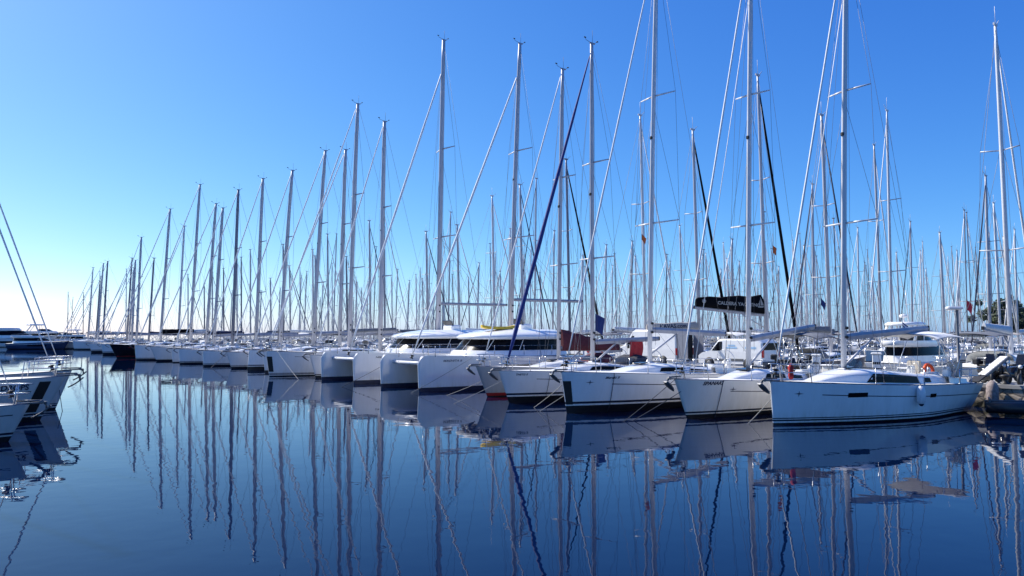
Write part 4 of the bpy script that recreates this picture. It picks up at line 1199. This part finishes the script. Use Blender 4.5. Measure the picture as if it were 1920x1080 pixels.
def motorcycle(loc, rz, label):
    root = thing('motor_scooter', label, 'scooter', loc, rz, 'scooters parked on the quay')
    for x in (0, 1.3):
        t = MB(); t.torus((0, 0, 0), .24, .065, Matrix.Rotation(pi / 2, 3, 'X'), 20, 8); to = t.obj('wheel', 'rubber', root, (x, 0, .3))
        r = MB(); r.lathe([(0, -.04), (.2, -.03), (.2, .03), (0, .04)], (0, 0, 0), 12, 0, Matrix.Rotation(pi / 2, 3, 'X')); r.obj('rim', 'galv', to)
    b = MB()
    b.loft([[Vector((x, y * w, z)) for y, z in ((-1, z0), (-1, z1), (1, z1), (1, z0))] for x, w, z0, z1 in ((.12, .12, .5, .9), (.3, .2, .25, .95), (.45, .16, .22, .5), (.8, .18, .22, .45), (.9, .17, .3, .7), (1.5, .14, .5, .75), (1.65, .06, .6, .7))], 0, caps=True)
    b.obj('body', 'gelblack', root)
    b = MB(); b.box((1.2, 0, .82), (.75, .26, .1), 0, None, .04); b.obj('seat', 'rubber', root)
    b = MB(); b.tube([(.02, 0, .3), (.16, 0, .75), (.25, 0, 1.05)], .035, 6); b.tube([(.3, -.36, 1.1), (.22, 0, 1.05), (.3, .36, 1.1)], .02, 6); b.obj('handlebar', 'plastic', root)
    b = MB(); b.lathe([(0, -.05), (.08, -.03), (.09, .02), (0, .05)], (.1, 0, .88), 10, 0, Matrix.Rotation(-pi / 2, 3, 'Y')); b.obj('headlight', 'lampclear', root)
    b = MB(); b.box((1.6, 0, 1.0), (.35, .38, .3), 0, None, .05); b.obj('top_case', 'rubber', root)
    b = MB(); b.add([(.15, -.2, 1.0), (.15, .2, 1.0), (.3, .16, 1.4), (.3, -.16, 1.4)], [(0, 1, 2, 3), (3, 2, 1, 0)]); b.obj('windshield', 'glass2', root)
    return root


for i, (px, off, a, lab) in enumerate(((1858, 14.9, 60, 'black scooter on the quay edge, leftmost of the group behind the raised gangplank'), (1912, 14.3, 40, 'black scooter at the right frame edge behind the raised gangplank'), (1886, 15.6, 100, 'black scooter in the middle of the group behind the raised gangplank'), (1872, 16.9, 20, 'black scooter parked deepest in the group behind the raised gangplank'))):
    p = quay_pt(px, off, QD, 690); motorcycle((p.x, p.y, QD), D(a), lab)

for px, off, a, lab in ((1478, 15.6, 20, 'black scooter parked on the quay right of the white transporter van'), (1508, 15.2, 150, 'black scooter parked on the quay left of the short power pedestal')):
    p = quay_pt(px, off, QD, 680); motorcycle((p.x, p.y, QD), D(a), lab)
for px, off, lab, w_ in ((1565, 15.4, 'white dock box on the quay behind the SPANAKI sloop stern', 1.2), (1712, 15.0, 'white dock box on the quay behind the stern of the near sloop', 1.3), (1268, 14.8, 'white dock box on the quay below the open van doors', 1.1)):
    p = quay_pt(px, off, QD, 670); t = thing('dock_box', lab, 'dock box', p, atan2(ROW.y, ROW.x), 'dock boxes along the quay')
    m = MB(); m.box((0, 0, .28), (w_, .6, .56), 0, None, .04); m.obj('box', 'gel2', t)
    m = MB(); m.box((0, .02, .61), (w_ + .06, .68, .1), 0, None, .04); m.obj('lid', 'gel', t)
h_ = boats[1][1]
for y, nm in ((-.85, 0), (.85, 0)):
    m = MB(); m.box((h_.xs(h_.Fs) - .75, y, h_.Fs + .55), (.12, .62, .62), 0, Matrix.Rotation(.12, 3, 'Y'), .05); m.obj('seat_back', 'beige', boats[1][0])
# lamp, pedestals, bollard
p = quay_pt(1796, 15.6, QD); t = thing('quay_lamp', 'white quay lamp with a flat head on a grey post, behind the sterns', 'lamp post', p)
zt = at_depth(1790, 577, p.y).z - QD
m = MB(); m.lathe([(.14, 0), (.14, .06), (.07, .1), (.06, zt - .1)], (0, 0, 0), 10); m.obj('post', 'galv', t)
m = MB(); m.box((-.12, 0, zt - .02), (.75, .32, .16), 0, None, .05); m.obj('lamp_head', 'aluwhite', t)
for px, off, top, lab in ((1644, 14.3, 661, 'white power pedestal on the quay behind the fender sloop, with a capped top'), (1531, 14.2, 664, 'short white power pedestal on the quay with four dark sockets')):
    p = quay_pt(px, off, QD, 680); t = thing('power_pedestal', lab, 'power pedestal', p, D(-30), 'power pedestals on the quay')
    zt = at_depth(px, top, p.y).z - QD
    m = MB(); m.box((0, 0, (zt - .1) / 2), (.38, .42, zt - .1), 0, None, .03); m.obj('cabinet', 'gel', t)
    m = MB(); m.box((0, 0, zt - .05), (.5, .54, .1), 0, None, .04); m.obj('cap', 'canvaswhite', t)
    m = MB()
    for j in range(4): m.box((-.14 + .0, -.15 + .1 * j, zt * .6), (.12, .07, .12), 0, None, .01)
    for j in range(4): m.box((-.13 + .09 * j, -.215, zt * .62), (.07, .03, .12), 0, None, .005)
    m.obj('socket', 'rubber', t)
p = quay_pt(1884, 13.2, QZ + .02, 700); t = MB()
t.lathe([(.2, 0), (.2, .04), (.12, .08), (.1, .26), (.2, .32), (.2, .38), (.1, .42), (0, .42)], (0, 0, 0), 16); o = t.obj('bollard', 'rubber', None, p); tag(o, 'black iron bollard on the stone quay edge at the right', 'bollard')

# raised gangplank near the right edge
A_ = at_depth(1840, 703, 31.2); B_ = at_depth(1883, 668, 31.5)
t = thing('gangplank', 'slatted pale gangplank tilted up over the quay edge at the right', 'gangplank', A_)
dv = (B_ - A_); Lg = dv.length; q = Vector((1, 0, 0)).rotation_difference(dv.normalized()).to_matrix()
q = dv.normalized().to_track_quat('X', 'Z').to_matrix()
m = MB()
for sd in (-1, 1): m.box(q @ Vector((Lg / 2, sd * .21, -.05)), (Lg, .04, .1), 0, q, .01)
m.obj('side_rail', 'galv', t)
m = MB()
n = 9
for i in range(n): m.box(q @ Vector((Lg * (i + .5) / n, 0, 0)), (Lg / n * .86, .36, .03), 0, q, .005)
m.obj('slats', 'canvaswhite', t)
m = MB(); m.tube([(0, 0, 0), (-.25, 0, -.3), (-.3, 0, -.75)], .05, 6); m.box(q @ Vector((-.25, 0, -.02)), (.5, .5, .06), 0, q, .01); m.obj('hinge_bracket', 'rubber', t)
# worn fender post at the corner
p = ground(1863, 771); p.z = -.25; P_ = quay_pt(1861, 12.55, 0, 740)
m = MB(); m.lathe([(.0, .12), (.17, .14), (.23, .3), (.24, .75), (.22, 1.0), (.12, 1.14), (.05, 1.2), (0, 1.2)], (0, 0, 0), 14); o = m.obj('worn_fender', 'worn', None, (P_.x, P_.y, 0)); tag(o, 'worn grey fender hanging down the stone quay corner', 'fender')
m = MB(); m.tube([(0, 0, 1.19), (.1, .12, 1.1), (.28, .25, 1.03)], .03, 6); ob = m.obj('fender_rope', 'ropedark', o)
# black inflatable at the right edge
p = ground(1935, 782); t = thing('inflatable_dinghy', 'black inflatable dinghy cut by the right frame edge below the quay', 'dinghy', p, D(150))
m = MB(); m.tube([(1.5, -.55, .35), (.2, -.55, .35), (-.9, -.45, .42), (-1.35, 0, .5), (-.9, .45, .42), (.2, .55, .35), (1.5, .55, .35)], [.2, .24, .24, .22, .24, .24, .2], 12); m.obj('tube', 'pvc', t)
m = MB(); m.box((.3, 0, .18), (2.4, .9, .12), 0, None, .03); m.obj('floor_board', 'plastic', t)
m = MB(); m.box((1.35, 0, .45), (.06, .8, .45), 0); m.obj('transom', 'plastic', t)

# ------------------------------------------------------------------ fenders, life ring, flags, lines
r1, h1, s1, P1, at1 = boats[1]; TH1 = D(30)
xf = 5.72; pf = h1.Px(xf, 1.0, -1, .16); wpos = loc2w(P1, TH1, pf); wpos.z = 0
t = thing('fender', 'white fender with a navy tip hanging on the near sloop side', 'fender', wpos, TH1)
m = MB(); m.lathe([(.03, 1.28), (.1, 1.24), (.15, 1.12), (.155, .72), (.1, .62)], (0, 0, 0), 14); m.obj('fender_body', 'fender', t)
m = MB(); m.lathe([(.1, .62), (.05, .54), (0, .53)], (0, 0, 0), 14); m.lathe([(0, 1.33), (.035, 1.32), (.035, 1.27)], (0, 0, 0), 8); m.obj('fender_tip', 'fendernavy', t)
m = MB(); m.tube([(0, 0, 1.3), (.02, .1, 1.5), (-.03, .15, 1.85)], .012, 5); m.obj('lanyard', 'rope', t)
# life ring on the stern rail of the first sloop
xs = h1.xs(h1.Fs); lw = loc2w(P1, TH1, (xs - .25, .5, h1.Fs + .42))
m = MB(); m.torus((0, 0, 0), .27, .07, None, 26, 10); o = m.obj('life_ring', 'orange', None, lw); o.rotation_euler = (pi / 2 - .15, 0, D(25)); tag(o, 'orange life ring on the stern rail of the sloop by the quay corner', 'life ring')
# red bundle on the SPANAKI-side pulpit
lw = loc2w(P1, TH1, (.75, -.18, h1.Fb + .05))
m = MB(); m.lathe([(0, 0), (.07, .02), (.10, .14), (.08, .3), (.11, .42), (.05, .55), (0, .56)], (0, 0, 0), 9); o = m.obj('rope_bag', 'redcloth', None, lw); tag(o, 'red rope bag tied to the bow rail of the near sloop', 'bag')
# yellow board on the catamaran roof
rA, CA, gA = catA
wl = loc2w(CA, TH, (6.7, -.5, 3.5)); m = MB(); rings = []
for i in range(11):
    t_ = i / 10; w_ = .38 * sin(pi * (.06 + .88 * t_)) ** .6; z_ = .1 * (2 * t_ - 1) ** 4
    rings.append([Vector((2.3 * t_ - 1.15, a * w_, z_ + b)) for a, b in ((-1, 0), (-.9, .12), (.9, .12), (1, 0), (.9, -.05), (-.9, -.05))])
m.loft(rings, 0, caps=True); o = m.obj('paddle_board', 'yellow', None, wl); o.rotation_euler = (0, 0, TH - .2); tag(o, 'yellow paddle board lying on the roof of the right catamaran', 'paddle board')
# red cloth hung on the blue foresail sloop's boom
r4, h4, s4, P4, at4 = boats[4]
wl = loc2w(P4, D(38.5), (s4 + 2.55, -.12, 2.76)); m = MB()
vs = []
for i in range(7):
    for j in range(6):
        vs.append((.95 * i / 6 + .03 * sin(j), -.1 + .05 * sin(i * 1.7 + j * .6), -.95 * j / 5 * (1 - .06 * (i % 2))))
m.add(vs, [(i * 6 + j, i * 6 + j + 1, (i + 1) * 6 + j + 1, (i + 1) * 6 + j) for i in range(6) for j in range(5)]); o = m.obj('drying_cloth', 'redcloth', None, wl); o.rotation_euler = (0, 0, D(38.5)); tag(o, 'bright red cloth hanging from the boom of the blue foresail sloop', 'cloth')


def flag(px, py, Y, w, hgt, mats, label, tilt=0.6, stripes=False):
    p = at_depth(px, py, Y); m = MB(); n, k = 8, 6
    vs = []
    for i in range(n + 1):
        for j in range(k + 1):
            a = i / n; b = j / k
            vs.append((w * a * (1 - .25 * b), .06 * w * sin(a * 7 + b * 2), hgt * -b - tilt * w * a))
    for i in range(n):
        for j in range(k):
            a = i * (k + 1) + j; m.add([vs[a], vs[a + 1], vs[a + k + 2], vs[a + k + 1]], [(0, 1, 2, 3)], (j % 2 if stripes else 0))
    m = weld(m); t = thing('flag', label, 'flag', p)
    m.obj('cloth', mats, t); s = MB(); s.tube([(0, 0, .9), (0, 0, -hgt - 1.3)], .012 * Y / 40, 4); s.obj('halyard', 'wire', t)


flag(1116, 588, 42, .55, .95, ['blueflag'], 'dark blue flag hanging right of the mast of the blue foresail sloop', .5)
flag(1203, 438, 62, .4, .5, ['orangeflag'], 'orange pennant high beside a leaning mast across the quay', 1.1)
flag(1449, 460, 56, .3, .55, ['orangeflag'], 'orange pennant high right of the SPANAKI sloop mast', .8)
flag(1539, 558, 52, .35, .5, ['blueflag'], 'small blue pennant flying low left of the fender sloop mast', 1.2)
flag(1692, 603, 50, .5, .6, ['blueflag', 'whiteflag'], 'blue and white striped flag behind the boom of the fender sloop', .9, True)
flag(1812, 562, 46, .4, .6, ['redflag'], 'red flag at the right, above the white quay lamp head', .8)


def mooring(a, b, label, m='rope', r=.013, grp='mooring lines running into the water'):
    b = Vector(b); a = Vector(a); e = b + (b - a) * .06
    pts = []
    for i in range(11):
        t_ = i / 10; p = a.lerp(e, t_); p.z -= .10 * sin(pi * t_) * (a - b).length * .12; pts.append(p - a)
    mb = MB(); mb.tube(pts, r, 6); o = mb.obj('mooring_line', m, None, a); tag(o, label, 'rope', grp); return o


def bowpt(i, x, sd, dz=.03, inset=.03):
    rt, h, s, P, at = boats[i]; th = rt.rotation_euler.z
    v = h.Px(x, h.Fx(x) - .01, sd, -inset); v.z += dz; return loc2w(P, th, v)


mooring(bowpt(2, -.35, 1), ground(1170, 790), 'dark mooring line from the SPANAKI bow, left one of its pair', 'ropedark')
mooring(bowpt(2, .15, -1), ground(1186, 789), 'dark mooring line from the SPANAKI bow, right one of its pair', 'ropedark')
mooring(loc2w(P1, D(30), (h1.xb(.95) + .05, 0, .95)), ground(1403, 794), 'pale frayed mooring line from the stem of the near sloop')
mooring(bowpt(3, 1.0, -1), ground(1012, 771), 'pale mooring line crossing the hull from the black banded sloop')
mooring(loc2w(boats[3][3], D(38.5), (-.16, 0, 1.2)), ground(1001, 764), 'pale mooring line from the guarded stem of the black banded sloop')
mooring(bowpt(4, .3, -1), ground(851, 757), 'pale mooring line slanting left from the blue foresail sloop')
mooring(loc2w(boats[5][3], D(38.5), (-.35, 0, .8)), ground(838, 741), 'pale mooring line slanting left from the stem of the grey sloop')
mooring(loc2w(CA, TH, (3.0, -gA / 2 - .82, 1.84)), ground(770, 737), 'mooring line down the near hull of the yellow board catamaran')
rB, CB, gB = catB
mooring(loc2w(CB, TH, (3.0, -gB / 2 - .82, 1.84)), ground(640, 726), 'mooring line down the near hull of the plain roofed catamaran', 'ropedark')
mooring(bowpt(9, .4, -1), ground(560, 712), 'mooring line from the tall guarded sloop into the water')
mooring(bowpt(13, 2.0, -1), ground(395, 690), 'mooring line across the bow of the black boot stripe sloop', 'ropedark', .022)
mooring(loc2w(lb1[3], TL, (-.1, .0, .9)), ground(117, 771), 'dark mooring line from the stem of the far left bow', 'ropedark')
for i, x in ((3, 1.7), (2, 1.15), (4, 1.6)):
    rt, h, s, P, at = boats[i]; th = rt.rotation_euler.z
    m = MB(); m.tube([h.Px(x, z, -1, .03) for z in (h.Fx(x) + .02, h.Fx(x) * .6, .3, -.2)], .012, 5)
    a_ = loc2w(P, th, (0, 0, 0)); o = m.obj('hanging_line', 'ropedark', None, a_); o.rotation_euler = (0, 0, th)
    tag(o, {3: 'dark line hanging straight down the bow of the black banded sloop', 2: 'dark line hanging straight down beside the SPANAKI lettering', 4: 'dark line hanging straight down the blue foresail sloop bow'}[i], 'rope', 'lines hanging down the bows')

# ------------------------------------------------------------------ trees behind the right edge
def tree(px, Y, hgt, w, label):
    x = ray(px, 600).x / ray(px, 600).y * Y
    t = thing('tree', label, 'tree', (x, Y, .9), 0, 'trees on the shore'); r = random.Random(int(px))
    m = MB(); m.tube([(0, 0, 0), (.1, 0, hgt * .3), (.0, .1, hgt * .6)], [.3, .22, .1], 8)
    tips = []
    for i in range(9):
        a = i * 2.4; e = Vector((cos(a) * w * .32, sin(a) * w * .32, hgt * (.55 + .04 * i))); m.tube([(0, 0, hgt * (.25 + .03 * i)), e * .6 + Vector((0, 0, hgt * .1)), e], [.12, .08, .03], 5); tips.append(e)
    m.obj('trunk', 'bark', t); c = MB()
    cl = [Vector((r.gauss(0, .27) * w, r.gauss(0, .27) * w, hgt * (.62 + r.gauss(0, .15)))) for _ in range(60)]
    for p in cl:
        R_ = w * r.uniform(.09, .17)
        for _ in range(130):
            d = Vector((r.gauss(0, 1), r.gauss(0, 1), r.gauss(0, 1))).normalized() * R_ * r.random() ** .4; a = p + d
            u = Vector((r.gauss(0, 1), r.gauss(0, 1), r.gauss(0, 1))).normalized(); v = u.orthogonal().normalized(); s_ = r.uniform(.16, .32)
            c.add([a - u * s_, a + v * s_ * .5, a + u * s_, a - v * s_ * .5], [(0, 1, 2, 3)], 0, False)
    c.obj('crown', 'leaf', t)


tree(1884, 122, 8.6, 5.0, 'round dark green tree on the shore behind the right-hand masts')
tree(1926, 126, 7.0, 5.5, 'dark tree cut by the right frame edge on the shore')

# ------------------------------------------------------------------ light and sky
SUN_AZ, SUN_EL = D(-57), D(45)       # azimuth from +Y, negative = left
wd = bpy.data.worlds.new('World'); S.world = wd; wd.use_nodes = True; nt = wd.node_tree
bg = nt.nodes['Background']; sky = nt.nodes.new('ShaderNodeTexSky'); sky.sky_type = 'NISHITA'; sky.sun_disc = False
sky.sun_elevation = SUN_EL; sky.sun_rotation = SUN_AZ
sky.air_density = .7; sky.dust_density = .6; sky.ozone_density = 7.0; sky.altitude = 0
# the camera's colour response to the sky, channel by channel
sp = nt.nodes.new('ShaderNodeSeparateColor'); cb_ = nt.nodes.new('ShaderNodeCombineColor'); nt.links.new(sky.outputs[0], sp.inputs[0])
for i_, (k_, g_) in enumerate(((2.35, 1.5), (1.75, 1.1), (1.45, .6))):
    m1 = nt.nodes.new('ShaderNodeMath'); m1.operation = 'MULTIPLY'; m1.inputs[1].default_value = .1; nt.links.new(sp.outputs[i_], m1.inputs[0])
    m2 = nt.nodes.new('ShaderNodeMath'); m2.operation = 'POWER'; m2.inputs[1].default_value = g_; nt.links.new(m1.outputs[0], m2.inputs[0])
    m3 = nt.nodes.new('ShaderNodeMath'); m3.operation = 'MULTIPLY'; m3.inputs[1].default_value = k_ * 5.514; nt.links.new(m2.outputs[0], m3.inputs[0]); nt.links.new(m3.outputs[0], cb_.inputs[i_])
nt.links.new(cb_.outputs[0], bg.inputs['Color']); bg.inputs['Strength'].default_value = .13
sl = bpy.data.lights.new('sun', 'SUN'); sl.energy = 5; sl.angle = D(.53); sl.color = (1, .95, .87)
so = bpy.data.objects.new('sun', sl); COL.objects.link(so); so.location = (-40, 20, 60)
dirv = Vector((sin(SUN_AZ) * cos(SUN_EL), cos(SUN_AZ) * cos(SUN_EL), sin(SUN_EL)))
so.rotation_euler = dirv.to_track_quat('Z', 'Y').to_euler()
S.view_settings.view_transform = 'Standard'; S.view_settings.look = 'None'; S.view_settings.exposure = .48; S.view_settings.gamma = 1
S.render.engine = 'CYCLES'
S.cycles.max_bounces = 8; S.cycles.caustics_reflective = False; S.cycles.caustics_refractive = False
